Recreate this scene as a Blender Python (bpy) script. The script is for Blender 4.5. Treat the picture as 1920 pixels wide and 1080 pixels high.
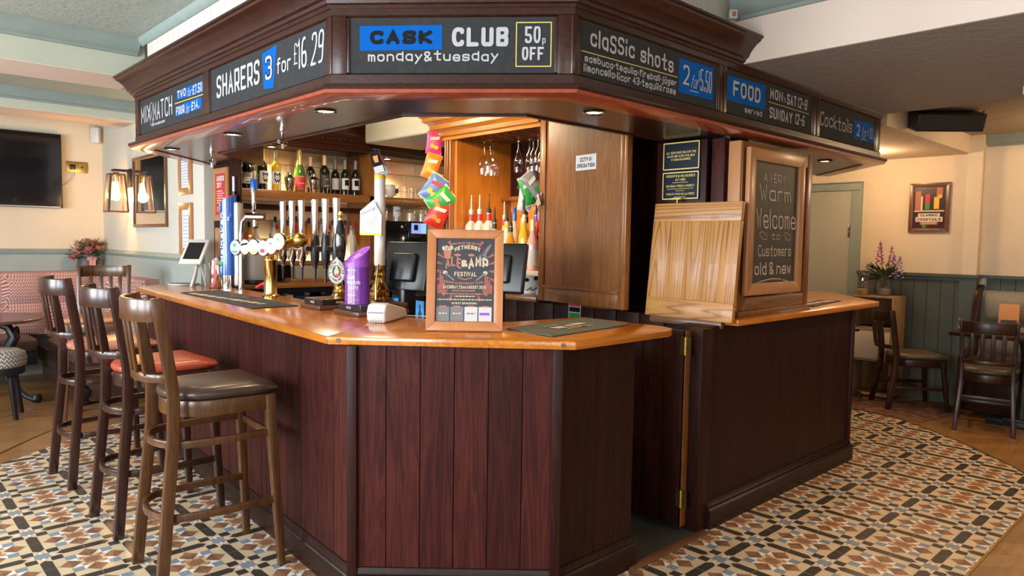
import bpy, bmesh, math, random
from mathutils import Vector, Matrix
random.seed(7)
PI = math.pi
for o in list(bpy.data.objects): bpy.data.objects.remove(o, do_unlink=True)
SC = bpy.context.scene
COL = SC.collection

# ---------------------------------------------------------------- camera
def make_camera():
    yaw, pit, rol = math.radians(46.69), math.radians(3.765), math.radians(0.84)
    f = Vector((math.cos(yaw)*math.cos(pit), math.sin(yaw)*math.cos(pit), -math.sin(pit)))
    r = Vector((math.sin(yaw), -math.cos(yaw), 0)); u = r.cross(f)
    c, s = math.cos(rol), math.sin(rol)
    r2 = c*r + s*u; u2 = -s*r + c*u
    cd = bpy.data.cameras.new('camera'); cd.sensor_width = 36; cd.lens = 1335*36/1920; cd.clip_start = 0.05
    co = bpy.data.objects.new('camera', cd); COL.objects.link(co)
    m = Matrix((r2, u2, -f)).transposed().to_4x4(); m.translation = (0, 0, 1.45)
    co.matrix_world = m
    SC.camera = co
make_camera()

# ---------------------------------------------------------------- view, world, lights
SC.view_settings.view_transform = 'Standard'
SC.view_settings.look = 'None'
SC.view_settings.gamma = 1.0
SC.view_settings.use_curve_mapping = False
SC.view_settings.exposure = 0.55
SC.cycles.use_denoising = True
SC.cycles.max_bounces = 8
SC.cycles.transparent_max_bounces = 16
SC.cycles.caustics_reflective = False
SC.cycles.caustics_refractive = False
SC.cycles.sample_clamp_indirect = 6.0
W = bpy.data.worlds.new('world'); SC.world = W; W.use_nodes = True
W.node_tree.nodes['Background'].inputs[0].default_value = (0.75, 0.82, 0.9, 1)
W.node_tree.nodes['Background'].inputs[1].default_value = 0.6

def area(name, loc, target, sx, sy, power, col):
    l = bpy.data.lights.new(name, 'AREA'); l.shape = 'RECTANGLE'; l.size = sx; l.size_y = sy; l.energy = power; l.color = col
    o = bpy.data.objects.new(name, l); COL.objects.link(o); o.location = loc
    d = Vector(target) - Vector(loc); o.rotation_euler = d.to_track_quat('-Z', 'Y').to_euler(); return o
def spot(name, loc, power, col, ang=110, target=None, blend=0.6, rad=0.04):
    l = bpy.data.lights.new(name, 'SPOT'); l.energy = power; l.color = col; l.spot_size = math.radians(ang); l.spot_blend = blend; l.shadow_soft_size = rad
    o = bpy.data.objects.new(name, l); COL.objects.link(o); o.location = loc
    if target: o.rotation_euler = (Vector(target)-Vector(loc)).to_track_quat('-Z', 'Y').to_euler()
    return o
def point(name, loc, power, col, rad=0.05):
    l = bpy.data.lights.new(name, 'POINT'); l.energy = power; l.color = col; l.shadow_soft_size = rad
    o = bpy.data.objects.new(name, l); COL.objects.link(o); o.location = loc; return o

DAY = (0.84, 0.93, 1.0); WARM = (1.0, 0.72, 0.42); TUNG = (1.0, 0.55, 0.2)
# daylight through the three windows in the left wall (x = -2.6) and the front window behind the camera
for i, y in enumerate((1.0, 3.2, 5.4)):
    area('window_daylight', (-2.55, y, 1.62), (2, y, 1.2), 1.6, 1.45, 118, DAY)
area('front_window_daylight', (-0.6, -1.45, 1.62), (1.5, 3, 1.2), 1.8, 1.45, 26, DAY)
# warm ceiling lamps of the room on the right, outside the picture
for x, y, p in ((6.75,2.55,20),(6.9,.75,18),(6.2,4.4,18)):
    point('ceiling_lamp', (x,y,2.25), p, (1,.68,.38), .12)
for x, y, p in ((4.5,.85,34),(5.9,.95,30),(3.3,.35,22)):
    spot('ceiling_downlight', (x,y,2.30), p, (1,.66,.36), 120, None, .9, .05)
point('ceiling_lamp', (3.6,-.7,2.25), 14, (1,.72,.45), .12)
# low warm sun slanting in through the middle window
def sun():
    l = bpy.data.lights.new('low_sun', 'SUN'); l.energy = 0.0; l.color = (1, .8, .55); l.angle = math.radians(1.5)
    o = bpy.data.objects.new('low_sun', l); COL.objects.link(o)
    o.rotation_euler = Vector((0.86, 0.12, -0.42)).to_track_quat('-Z', 'Y').to_euler()
sun()
# ---------------------------------------------------------------- mesh builder
class M:
    def __init__(s): s.v = []; s.f = []; s.mi = []; s.k = 0
    def add(s, vs, fs, mi=0):
        b = len(s.v); s.v += [tuple(v) for v in vs]
        for f in fs: s.f.append([b+i for i in f]); s.mi.append(mi)
        return s
    def mark(s): s.k = len(s.v); return s
    def xf(s, m):
        for i in range(s.k, len(s.v)): s.v[i] = tuple(m @ Vector(s.v[i]))
        return s
    def box(s, x0, x1, y0, y1, z0, z1, mi=0):
        return s.add([(x0,y0,z0),(x1,y0,z0),(x1,y1,z0),(x0,y1,z0),(x0,y0,z1),(x1,y0,z1),(x1,y1,z1),(x0,y1,z1)],
                     [(0,3,2,1),(4,5,6,7),(0,1,5,4),(1,2,6,5),(2,3,7,6),(3,0,4,7)], mi)
    def bar(s, p, q, w, h, w2=None, h2=None, up=(0,0,1), mi=0):
        p = Vector(p); q = Vector(q); d = (q-p).normalized(); up = Vector(up)
        if abs(d.dot(up)) > .99: up = Vector((1,0,0))
        a = d.cross(up).normalized(); b = a.cross(d)
        w2 = w if w2 is None else w2; h2 = h if h2 is None else h2
        vs = []
        for c, ww, hh in ((p,w,h),(q,w2,h2)):
            for i, j in ((-1,-1),(1,-1),(1,1),(-1,1)): vs.append(c + a*ww*i/2 + b*hh*j/2)
        return s.add(vs, [(3,2,1,0),(4,5,6,7),(0,1,5,4),(1,2,6,5),(2,3,7,6),(3,0,4,7)], mi)
    def strip(s, pts, w, h, up=(0,0,1), mi=0, closed=False):   # rectangular section swept along a 3-D path
        P = [Vector(p) for p in pts]; n = len(P); up = Vector(up); vs = []
        for i in range(n):
            if closed: d = P[(i+1) % n]-P[i-1]
            else: d = P[min(i+1,n-1)]-P[max(i-1,0)]
            d.normalize(); a = d.cross(up).normalized(); b = a.cross(d)
            for x, y in ((-1,-1),(1,-1),(1,1),(-1,1)): vs.append(P[i]+a*w*x/2+b*h*y/2)
        fs = []
        for i in range(n if closed else n-1):
            for j in range(4):
                k = (j+1) % 4; i2 = (i+1) % n
                fs.append((i*4+j, i*4+k, i2*4+k, i2*4+j))
        if not closed: fs += [(0,1,2,3), ((n-1)*4+3,(n-1)*4+2,(n-1)*4+1,(n-1)*4)]
        return s.add(vs, fs, mi)
    def tube(s, pts, r, n=8, mi=0, cap=True):
        P = [Vector(p) for p in pts]; m = len(P); vs = []
        rs = r if isinstance(r, (list, tuple)) else [r]*m
        ref = None
        for i in range(m):
            d = (P[min(i+1,m-1)]-P[max(i-1,0)]).normalized()
            if ref is None:
                ref = Vector((0,0,1)) if abs(d.z) < .9 else Vector((1,0,0))
            a = (ref - d*ref.dot(d)).normalized(); ref = a; b = d.cross(a)
            for k in range(n):
                t = 2*PI*k/n; vs.append(P[i]+(a*math.cos(t)+b*math.sin(t))*rs[i])
        fs = [(i*n+k, i*n+(k+1) % n, (i+1)*n+(k+1) % n, (i+1)*n+k) for i in range(m-1) for k in range(n)]
        if cap: fs += [tuple(range(n-1,-1,-1)), tuple((m-1)*n+k for k in range(n))]
        return s.add(vs, fs, mi)
    def lathe(s, prof, n=20, c=(0,0,0), mi=0, cap=True, sx=1, sy=1):
        vs = []; fs = []
        for r, z in prof:
            for k in range(n):
                t = 2*PI*k/n; vs.append((c[0]+r*sx*math.cos(t), c[1]+r*sy*math.sin(t), c[2]+z))
        for i in range(len(prof)-1):
            for k in range(n): fs.append((i*n+k, i*n+(k+1) % n, (i+1)*n+(k+1) % n, (i+1)*n+k))
        if cap:
            fs.append(tuple(range(n-1,-1,-1))); fs.append(tuple((len(prof)-1)*n+k for k in range(n)))
        return s.add(vs, fs, mi)
    def prism(s, poly, z0, z1, mi=0):
        n = len(poly)
        a = sum(poly[i][0]*poly[(i+1) % n][1]-poly[(i+1) % n][0]*poly[i][1] for i in range(n))
        if a < 0: poly = poly[::-1]
        vs = [(x,y,z0) for x, y in poly]+[(x,y,z1) for x, y in poly]
        fs = [tuple(range(n-1,-1,-1)), tuple(range(n,2*n))]+[(i,(i+1) % n,n+(i+1) % n,n+i) for i in range(n)]
        return s.add(vs, fs, mi)
    def slab(s, poly, y0, y1, mi=0):      # polygon in x-z extruded along y
        b = len(s.v); s.prism(poly, y0, y1, mi)
        for i in range(b, len(s.v)):
            x, z, y = s.v[i]; s.v[i] = (x, y, z)
        return s
    def flat(s, poly, y, mi=0):           # flat polygon in x-z facing -y
        n = len(poly)
        a = sum(poly[i][0]*poly[(i+1) % n][1]-poly[(i+1) % n][0]*poly[i][1] for i in range(n))
        if a < 0: poly = poly[::-1]
        return s.add([(x,y,z) for x, z in poly], [tuple(range(n))], mi)
    def rect(s, x0, x1, z0, z1, y, mi=0): return s.flat([(x0,z0),(x1,z0),(x1,z1),(x0,z1)], y, mi)
    def disc(s, cx, cz, r, y, mi=0, n=24, rz=None):
        rz = r if rz is None else rz
        return s.flat([(cx+r*math.cos(2*PI*k/n), cz+rz*math.sin(2*PI*k/n)) for k in range(n)], y, mi)
    def sweep(s, path, prof, mi=0, closed=False):   # plan path (x,y); prof (outward offset to the LEFT of travel, z)
        n = len(path); P = [Vector((p[0],p[1])) for p in path]; vs = []
        for i in range(n):
            if closed or 0 < i < n-1:
                d0 = (P[i]-P[i-1]).normalized(); d1 = (P[(i+1) % n]-P[i]).normalized()
            elif i == 0: d0 = d1 = (P[1]-P[0]).normalized()
            else: d0 = d1 = (P[-1]-P[-2]).normalized()
            n0 = Vector((-d0.y,d0.x)); n1 = Vector((-d1.y,d1.x)); m = n0+n1; m = m/ max(m.dot(n0), .3)
            for o, z in prof: vs.append((P[i].x+m.x*o, P[i].y+m.y*o, z))
        k = len(prof); fs = []
        for i in range(n if closed else n-1):
            i2 = (i+1) % n
            for j in range(k):
                j2 = (j+1) % k; fs.append((i*k+j, i2*k+j, i2*k+j2, i*k+j2))
        if not closed: fs += [tuple(range(k)), tuple((n-1)*k+j for j in range(k-1,-1,-1))]
        return s.add(vs, fs, mi)
    def build(s, name, mats, parent=None, bevel=0, seg=2, loc=None, rot=None, ang=35, sub=0):
        me = bpy.data.meshes.new(name); me.from_pydata(s.v, [], s.f)
        mats = mats if isinstance(mats, (list, tuple)) else [mats]
        for m in mats: me.materials.append(m)
        me.polygons.foreach_set('material_index', s.mi)
        bm = bmesh.new(); bm.from_mesh(me)
        if len(bm.faces) < 60000: bmesh.ops.recalc_face_normals(bm, faces=[f for f in bm.faces if any(not e.is_boundary for e in f.edges)])
        if bevel:
            es = [e for e in bm.edges if len(e.link_faces) == 2 and e.calc_face_angle(0) > math.radians(28)]
            bmesh.ops.bevel(bm, geom=es, offset=bevel, segments=seg, affect='EDGES', profile=.5, clamp_overlap=True)
        for f in bm.faces: f.smooth = True
        bm.to_mesh(me); bm.free()
        me.set_sharp_from_angle(angle=math.radians(ang))
        o = bpy.data.objects.new(name, me); COL.objects.link(o)
        if parent: o.parent = parent
        if loc: o.location = loc
        if rot: o.rotation_euler = rot
        if sub:
            md = o.modifiers.new('sub', 'SUBSURF'); md.levels = sub; md.render_levels = sub
        return o

def T(name, label, cat, loc=(0,0,0), rz=0, group=None):
    o = bpy.data.objects.new(name, None); COL.objects.link(o); o.empty_display_size = .05
    o.location = loc; o.rotation_euler = (0,0,rz) if not isinstance(rz, tuple) else rz
    o['label'] = label; o['category'] = cat
    if group: o['group'] = group
    return o
def tag(o, label, cat, group=None):
    o['label'] = label; o['category'] = cat
    if group: o['group'] = group
    return o
def struct(o, label=None):
    o['kind'] = 'structure'
    if label: o['label'] = label
    return o
def dup(root, loc, rz, label, group=None):
    r = root.copy(); COL.objects.link(r); r.location = loc; r.rotation_euler = (0,0,rz) if not isinstance(rz, tuple) else rz
    r['label'] = label
    if group: r['group'] = group
    for ch in list(root.children):
        c = ch.copy(); COL.objects.link(c); c.parent = r
        for g in ch.children:
            d = g.copy(); COL.objects.link(d); d.parent = c
    return r
def recolour(root, table):     # swap materials on a copied thing (own mesh data)
    for c in list(root.children):
        for d in [c]+list(c.children):
            if d.type == 'MESH' and any(m in table for m in d.data.materials):
                d.data = d.data.copy()
                for i, m in enumerate(d.data.materials):
                    if m in table: d.data.materials[i] = table[m]

# ---------------------------------------------------------------- single-stroke lettering
G = {}
for ln in '''A 02,28,42 14,34|B 02,08 ~08,38,48,46,35,05 ~05,35,45,42,32,02|C ~47,48,08,02,42,43|D 02,08 ~08,48,42,02|E 48,08,02,42 05,35
F 48,08,02 05,35|G ~47,48,08,02,42,44 44,24|H 02,08 42,48 05,45|I 22,28|J ~38,34,32,02,03|K 02,08 48,05,42|L 08,02,42|M 02,08,24,48,42
N 02,08,42,48|O ~28,08,02,42,48,28|P 02,08 ~08,38,48,46,44,34,04|Q ~28,08,02,42,48,28 34,42|R 02,08 ~08,38,48,46,44,34,04 24,42
S ~47,48,08,05,45,42,02,03|T 08,48 28,22|U ~08,04,02,22,42,44,48|V 08,22,48|W 08,12,26,32,48|X 08,42 48,02|Y 08,25,48 25,22|Z 08,48,02,42
a ~45,46,06,02,42,43 46,42|b 08,02 ~04,06,46,42,02,03|c ~45,46,06,02,42,43|d 48,42 ~45,46,06,02,42,43|e 04,44 ~44,46,06,02,42,43
f ~38,18,16,12 06,36|g ~45,46,06,04,03,43,44 ~46,42,40,00|h 08,02 ~04,06,46,42|i 25,22 27,28|j ~26,21,20,00 27,28|k 08,02 46,04,42|l 28,22
m 06,02 ~04,06,26,22 ~24,26,46,42|n 06,02 ~04,06,46,42|o ~26,06,02,42,46,26|p 06,00 ~05,06,46,42,02,03|q 46,40 ~45,46,06,02,42,43
r 06,02 ~04,06,36|s ~45,46,06,04,44,42,02,03|t ~28,23,22,42 06,46|u ~06,02,42,44 46,42|v 06,22,46|w 06,12,25,32,46|x 06,42 46,02|y 06,23 46,00|z 06,46,02,42
0 ~28,08,02,42,48,28|1 17,28,22|2 ~07,08,48,45,02 02,42|3 ~07,08,48,45,25 ~25,45,42,02,03|4 32,38,04,44|5 48,08,05 ~05,45,42,02,03
6 ~38,18,06,04 ~25,05,02,42,45,25|7 08,48,12|8 ~28,08,05,25,45,48,28 ~25,05,02,22,42,45,25|9 ~25,05,08,48,45,25 ~46,44,42,12
& 42,06 ~06,08,38,36,04,02,22,44|£ ~47,38,18,15,12,02 02,42 05,35|. 22,23|, 23,11|! 28,24 22,23|- 15,35|* 24,25|/ 02,48|? ~07,08,48,45,24 22,23|' 28,26|: 22,23 25,26'''.replace('\n','|').split('|'):
    ch, rest = ln[0], ln[2:]
    G[ch] = [(s[0] == '~', [(int(p[0]), int(p[1])-2) for p in s.lstrip('~').split(',')]) for s in rest.split(' ') if s]
G['ä'] = G['a'] + [(False, [(1,5.6),(1,6)]), (False, [(3,5.6),(3,6)])]
def chaikin(p, it=2):
    for _ in range(it):
        q = [p[0]]
        for a, b in zip(p, p[1:]):
            q += [(a[0]*.75+b[0]*.25, a[1]*.75+b[1]*.25), (a[0]*.25+b[0]*.75, a[1]*.25+b[1]*.75)]
        p = q+[p[-1]]
    return p
def ribbon(mb, pts, w, y, mi=0, cap=True):
    pts = [p for i, p in enumerate(pts) if i == 0 or (abs(p[0]-pts[i-1][0])+abs(p[1]-pts[i-1][1])) > 1e-7]
    n = len(pts)
    if n < 2: return
    L = []; R_ = []
    for i in range(n):
        def dr(a, b):
            dx, dy = b[0]-a[0], b[1]-a[1]; l = math.hypot(dx, dy) or 1; return dx/l, dy/l
        d0 = dr(pts[i-1], pts[i]) if i else dr(pts[0], pts[1])
        d1 = dr(pts[i], pts[i+1]) if i < n-1 else d0
        nx, ny = -(d0[1]+d1[1]), d0[0]+d1[0]; l = math.hypot(nx, ny)
        if l < .2: nx, ny, l = -d0[1], d0[0], 1
        nx /= l; ny /= l; c = max(nx*-d0[1]+ny*d0[0], .55); k = w/2/c
        L.append((pts[i][0]+nx*k, y, pts[i][1]+ny*k)); R_.append((pts[i][0]-nx*k, y, pts[i][1]-ny*k))
    vs = L+R_; fs = [(i, n+i, n+i+1, i+1) for i in range(n-1)]
    if cap and math.hypot(pts[0][0]-pts[-1][0], pts[0][1]-pts[-1][1]) > 1e-6:
        for c, o, li, ri in ((pts[0], pts[1], 0, n), (pts[-1], pts[-2], n-1, 2*n-1)):
            ax, ay = c[0]-o[0], c[1]-o[1]; l = math.hypot(ax, ay) or 1; ax /= l; ay /= l
            s = 1 if li == 0 else -1; k0 = len(vs)
            for q in range(1, 6):
                a = PI*q/6
                # from the left point round the tip to the right point
                lx, ly = (vs[li][0]-c[0], vs[li][2]-c[1])
                vs.append((c[0]+lx*math.cos(a)+ax*w/2*math.sin(a), y, c[1]+ly*math.cos(a)+ay*w/2*math.sin(a)))
            fs.append(tuple([li]+list(range(k0, k0+5))+[ri]))
    m_ = len(L); vs = [(v[0], v[1]-8e-6*((i % m_) if i < 2*m_ else (m_ if False else 0)), v[2]) for i, v in enumerate(vs)]
    mb.add(vs, fs, mi)
def layout(txt, gap=1.9):
    x = 0; out = []; W_ = 0; n = 0
    for ch in txt:
        if ch == ' ': x += 2.2; W_ += 2.2; continue
        g = G.get(ch) or G.get(ch.upper()) or []
        if not g: continue
        xs = [p[0] for s in g for p in s[1]]; lo, hi = min(xs), max(xs); lo_, hi_ = lo, hi
        for sm, pts in g:
            q = [(p[0]-lo+x, p[1]) for p in pts]
            out.append(chaikin(q, 3) if sm else q)
        x += hi-lo+gap; W_ += hi-lo; n += 1
    return out, max(x-gap, .1), W_, n
def text(mb, txt, x0, x1, z0, z1, w, y=-.002, mi=0, slant=0, rise=0, gap=None, arc=0, wob=0):
    """letters fitted between x0..x1, baseline z0, cap height z1; w is the stroke width"""
    _, _, W_, n = layout(txt, 1); vg = 1.25
    w = min(w, (x1-x0)/max(n,1)*.30)
    kx = (x1-x0-n*w)/max(W_+vg*(n-1), .8); gap = vg+w/kx
    st, wd, _, _ = layout(txt, gap); x0 += w/2; z0 += w/2; z1 -= w/2; kz = (z1-z0)/6
    for i_, pts in enumerate(st):
        dz = random.uniform(-wob, wob)
        q = []
        for px, pz in pts:
            t = px/wd
            q.append((x0+px*kx+slant*pz*kz, z0+pz*kz+rise*t+arc*(1-(2*t-1)**2)+dz))
        ribbon(mb, q, w, y-.00012*(i_ % 5), mi)
def scribble(mb, x0, x1, z, h, w, y=-.002, mi=0, n=14):     # small print too fine to read
    x = x0
    while x < x1:
        l = random.uniform(.4, 1.6)*h*1.6; x2 = min(x+l, x1)
        mb.rect(x, x2, z, z+h, y, mi); x = x2+h*.6
# ---------------------------------------------------------------- materials
MATS = {}
class N:
    def __init__(s, name):
        s.m = bpy.data.materials.new(name); s.m.use_nodes = True; s.t = s.m.node_tree; s.b = s.t.nodes['Principled BSDF']; s.out = s.t.nodes['Material Output']; MATS[name] = s.m
    def n(s, kind, **kw):
        x = s.t.nodes.new(kind)
        for k, v in kw.items(): setattr(x, k, v)
        return x
    def l(s, a, b): s.t.links.new(a, b)
    def set(s, **kw):
        for k, v in kw.items(): s.b.inputs[k.replace('_',' ')].default_value = v
        return s
    def obj(s, scale=(1,1,1), rot=(0,0,0)):
        tc = s.n('ShaderNodeTexCoord'); mp = s.n('ShaderNodeMapping'); s.l(tc.outputs['Object'], mp.inputs[0]); mp.inputs['Scale'].default_value = scale; mp.inputs['Rotation'].default_value = rot
        return mp.outputs[0]
    def noise(s, vec, scale, detail=3, rough=.5, dist=0):
        x = s.n('ShaderNodeTexNoise'); s.l(vec, x.inputs['Vector']); x.inputs['Scale'].default_value = scale; x.inputs['Detail'].default_value = detail; x.inputs['Roughness'].default_value = rough; x.inputs['Distortion'].default_value = dist
        return x.outputs['Fac']
    def ramp(s, fac, stops):
        r = s.n('ShaderNodeValToRGB'); e = r.color_ramp.elements
        while len(e) < len(stops): e.new(.5)
        for i, (p, c) in enumerate(stops): e[i].position = p; e[i].color = (*c, 1) if len(c) == 3 else c
        s.l(fac, r.inputs[0]); return r.outputs[0]
    def math(s, op, a, b=None, c=None):
        x = s.n('ShaderNodeMath', operation=op)
        for i, v in enumerate((a, b, c)):
            if v is None: continue
            if isinstance(v, (int, float)): x.inputs[i].default_value = v
            else: s.l(v, x.inputs[i])
        return x.outputs[0]
    def mix(s, fac, a, b, mode='MIX'):
        x = s.n('ShaderNodeMix', data_type='RGBA', blend_type=mode)
        if isinstance(fac, (int, float)): x.inputs[0].default_value = fac
        else: s.l(fac, x.inputs[0])
        for i, v in ((6, a), (7, b)):
            if isinstance(v, tuple): x.inputs[i].default_value = (*v, 1)
            else: s.l(v, x.inputs[i])
        return x.outputs[2]
    def bump(s, h, strength=.2, dist=.01):
        x = s.n('ShaderNodeBump'); x.inputs['Strength'].default_value = strength; x.inputs['Distance'].default_value = dist; s.l(h, x.inputs['Height']); s.l(x.outputs[0], s.b.inputs['Normal'])
def plain(name, col, rough=.5, metal=0, coat=0, spec=.5, emit=None, es=0, var=0, vscale=30):
    a = N(name); a.set(Base_Color=(*col,1), Roughness=rough, Metallic=metal, Coat_Weight=coat)
    a.b.inputs['Specular IOR Level'].default_value = spec
    if emit: a.b.inputs['Emission Color'].default_value = (*emit,1); a.b.inputs['Emission Strength'].default_value = es
    if var:
        f = a.noise(a.obj(), vscale, 4)
        a.l(a.ramp(f, [(.3, tuple(c*(1-var) for c in col)), (.7, tuple(min(1, c*(1+var)) for c in col))]), a.b.inputs['Base Color'])
    return a.m
def wood(name, dark, mid, light, axis='z', scale=1, rough=.35, coat=.3, grain=.5, island=.25, bump=.05):
    a = N(name)
    st = {'x': (.07,1,1), 'y': (1,.07,1), 'z': (1,1,.07)}[axis]
    v = a.obj(tuple(c*scale for c in st))
    geo = a.n('ShaderNodeNewGeometry')
    off = a.n('ShaderNodeVectorMath', operation='MULTIPLY_ADD'); cmb = a.n('ShaderNodeCombineXYZ')
    for i in range(3): a.l(geo.outputs['Random Per Island'], cmb.inputs[i])
    off.inputs[1].default_value = (7,5,9); a.l(cmb.outputs[0], off.inputs[0]); a.l(v, off.inputs[2]); v = off.outputs[0]
    big = a.noise(v, 9, 3, .55, 1.2)
    fine = a.noise(v, 90, 4, .6, .3)
    ringw = a.math('FRACT', a.math('MULTIPLY', big, 7))
    ring = a.math('PINGPONG', ringw, .5)
    f = a.math('ADD', a.math('MULTIPLY', ring, grain*1.0), a.math('ADD', a.math('MULTIPLY', fine, .45), a.math('MULTIPLY', big, .35)))
    c = a.ramp(f, [(.25, dark), (.55, mid), (.85, light)])
    if island:
        k = a.math('MULTIPLY_ADD', geo.outputs['Random Per Island'], island, 1-island*.6)
        vm = a.n('ShaderNodeVectorMath', operation='SCALE'); a.l(c, vm.inputs[0]); a.l(k, vm.inputs['Scale']); c = vm.outputs[0]
    a.l(c, a.b.inputs['Base Color'])
    a.set(Roughness=rough, Coat_Weight=coat, Coat_Roughness=.18)
    if coat < .2: a.b.inputs['Specular IOR Level'].default_value = .16 if not coat else .3
    if bump: a.bump(fine, bump*3, .004)
    return a.m
def glassy(name, tint=(1,1,1), gloss=.35):
    a = N(name); t = a.n('ShaderNodeBsdfTransparent'); t.inputs[0].default_value = (*tint,1)
    g = a.n('ShaderNodeBsdfGlossy'); g.inputs['Roughness'].default_value = .04; g.inputs[0].default_value = (1,1,1,1)
    lw = a.n('ShaderNodeLayerWeight'); lw.inputs[0].default_value = gloss
    mx = a.n('ShaderNodeMixShader'); a.l(a.math('MULTIPLY_ADD', lw.outputs['Facing'], .42, .03), mx.inputs[0]); a.l(t.outputs[0], mx.inputs[1]); a.l(g.outputs[0], mx.inputs[2]); a.l(mx.outputs[0], a.out.inputs[0])
    return a.m
def glow(name, col, s):
    a = N(name); e = a.n('ShaderNodeEmission'); e.inputs[0].default_value = (*col,1); e.inputs[1].default_value = s; a.l(e.outputs[0], a.out.inputs[0]); return a.m

MAHOG = wood('mahogany_boards', (.012,.003,.003), (.047,.009,.007), (.078,.018,.011), 'z', 1.2, .46, 0, .5, .5)
MAHOG_D = wood('dark_mahogany', (.010,.0025,.002), (.026,.0065,.004), (.042,.010,.006), 'z', 1.2, .45, 0, .4, .1)
SKIRT = plain('skirting_varnish', (.018,.006,.004), .36, spec=.25, var=.3)
CANOPY = wood('canopy_mahogany', (.018,.005,.003), (.040,.011,.006), (.066,.018,.010), 'x', 1, .34, .16, .35, .1)
CANOPY_Y = wood('canopy_mahogany_long', (.018,.005,.003), (.040,.011,.006), (.066,.018,.010), 'y', 1, .34, .16, .35, .1)
SOFFIT = wood('soffit_board', (.036,.016,.010), (.050,.022,.014), (.064,.028,.018), 'x', .6, .3, .25, .25, .05)
REDTRIM = plain('red_glow_bead', (.30,.055,.025), .3, coat=.4, var=.2)  # red light along the ledge underside, put into the bead's colour
COUNTER = wood('orange_oak_counter', (.30,.085,.009), (.48,.152,.014), (.60,.23,.032), 'y', .8, .2, .28, .35, .12, .02)
COUNTER_X = wood('orange_oak_counter_cross', (.32,.09,.009), (.50,.16,.014), (.63,.245,.032), 'x', .8, .2, .28, .35, .12, .02)
def bold_grain(name, axis):
    a = N(name); st = {'y': (1,.045,1), 'z': (1,1,.045)}[axis]; v = a.obj(st); geo = a.n('ShaderNodeNewGeometry')
    off = a.n('ShaderNodeVectorMath', operation='MULTIPLY_ADD'); cmb = a.n('ShaderNodeCombineXYZ')
    for i in range(3): a.l(geo.outputs['Random Per Island'], cmb.inputs[i])
    off.inputs[1].default_value = (7,5,9); a.l(cmb.outputs[0], off.inputs[0]); a.l(v, off.inputs[2]); v = off.outputs[0]
    big = a.noise(v, 6, 2, .4, .3); fine = a.noise(v, 120, 3, .6)
    ring = a.math('PINGPONG', a.math('MULTIPLY', big, 22), .5)
    f = a.math('ADD', ring, a.math('MULTIPLY_ADD', fine, .30, -.15))
    c = a.ramp(f, [(.0,(.24,.09,.02)),(.07,(.36,.15,.036)),(.16,(.46,.205,.054)),(.5,(.52,.25,.07))])
    k = a.math('MULTIPLY_ADD', geo.outputs['Random Per Island'], .18, .86); vm = a.n('ShaderNodeVectorMath', operation='SCALE'); a.l(c, vm.inputs[0]); a.l(k, vm.inputs['Scale'])
    a.l(vm.outputs[0], a.b.inputs['Base Color']); a.set(Roughness=.42, Coat_Weight=.08); a.bump(fine, .1, .003); return a.m
FLAPW = bold_grain('pale_oak_flap', 'z')
FLAPX = bold_grain('pale_oak_rail', 'y')
OAK = wood('amber_oak', (.14,.045,.008), (.26,.095,.020), (.37,.155,.036), 'z', 1.4, .28, .35, .45, .22, .04)
OAKX = wood('amber_oak_cornice', (.22,.08,.012), (.38,.16,.03), (.48,.22,.05), 'y', 1.4, .28, .3, .4, .15, .04)
ORANGEW = wood('orange_oak_lining', (.30,.10,.012), (.44,.165,.022), (.52,.215,.036), 'z', 1, .3, .3, .2, .1, .02)
CABW = wood('brown_oak_cabinet', (.11,.038,.010), (.20,.075,.019), (.29,.118,.033), 'z', 1.3, .32, .25, .4, .25)
FRAMEW = wood('light_beech_frame', (.36,.15,.055), (.44,.20,.08), (.50,.24,.10), 'z', 1, .35, .15, .25, .1, .02)
POSTERW = wood('cherry_frame', (.42,.15,.045), (.50,.20,.07), (.56,.24,.09), 'z', .8, .35, .15, .2, .1, .02)
DARKFR = wood('walnut_picture_frame', (.10,.045,.02), (.16,.07,.03), (.22,.10,.045), 'z', 1, .35, .2, .3, .1, .02)
STOOL_B = wood('brown_stool_beech', (.042,.014,.004), (.090,.033,.009), (.145,.060,.017), 'z', 1.6, .3, .25, .4, .15, .03)
STOOL_R = wood('red_brown_stool_beech', (.016,.006,.004), (.038,.012,.007), (.066,.021,.012), 'z', 1.6, .3, .25, .35, .15, .03)
CHAIRW = wood('dark_chair_beech', (.016,.005,.003), (.036,.012,.006), (.062,.022,.010), 'z', 1.6, .34, .12, .35, .1, .03)
BACKBAR = wood('backbar_oak', (.20,.065,.014), (.30,.11,.025), (.38,.15,.04), 'x', 1.2, .3, .3, .3, .1, .03)
SHELFW = wood('light_shelf_oak', (.30,.19,.09), (.38,.25,.125), (.44,.30,.16), 'z', 1, .5, 0, .3, .1, .02)
WHITEP = plain('white_painted_door', (.62,.55,.47), .5)
CREAM = plain('cream_wall_paint', (.72,.60,.45), .85, var=.03, vscale=3)
CREAM_L = plain('pale_wall_paint', (.60,.57,.49), .85, var=.03, vscale=3)
SAGE_W = plain('pale_sage_beam_paint', (.50,.51,.40), .85, var=.04, vscale=4)
PINKW = plain('soft_pink_beam_paint', (.72,.58,.49), .85)
SAGE = plain('sage_dado_paint', (.33,.37,.34), .6, var=.04, vscale=6)
SAGE_T = plain('sage_moulding_paint', (.24,.29,.265), .55, var=.05, vscale=10)
DGREEN = plain('dark_green_panelling', (.075,.088,.075), .6, var=.1, vscale=6)
DOORP = plain('grey_green_door_paint', (.36,.36,.30), .6)
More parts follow.
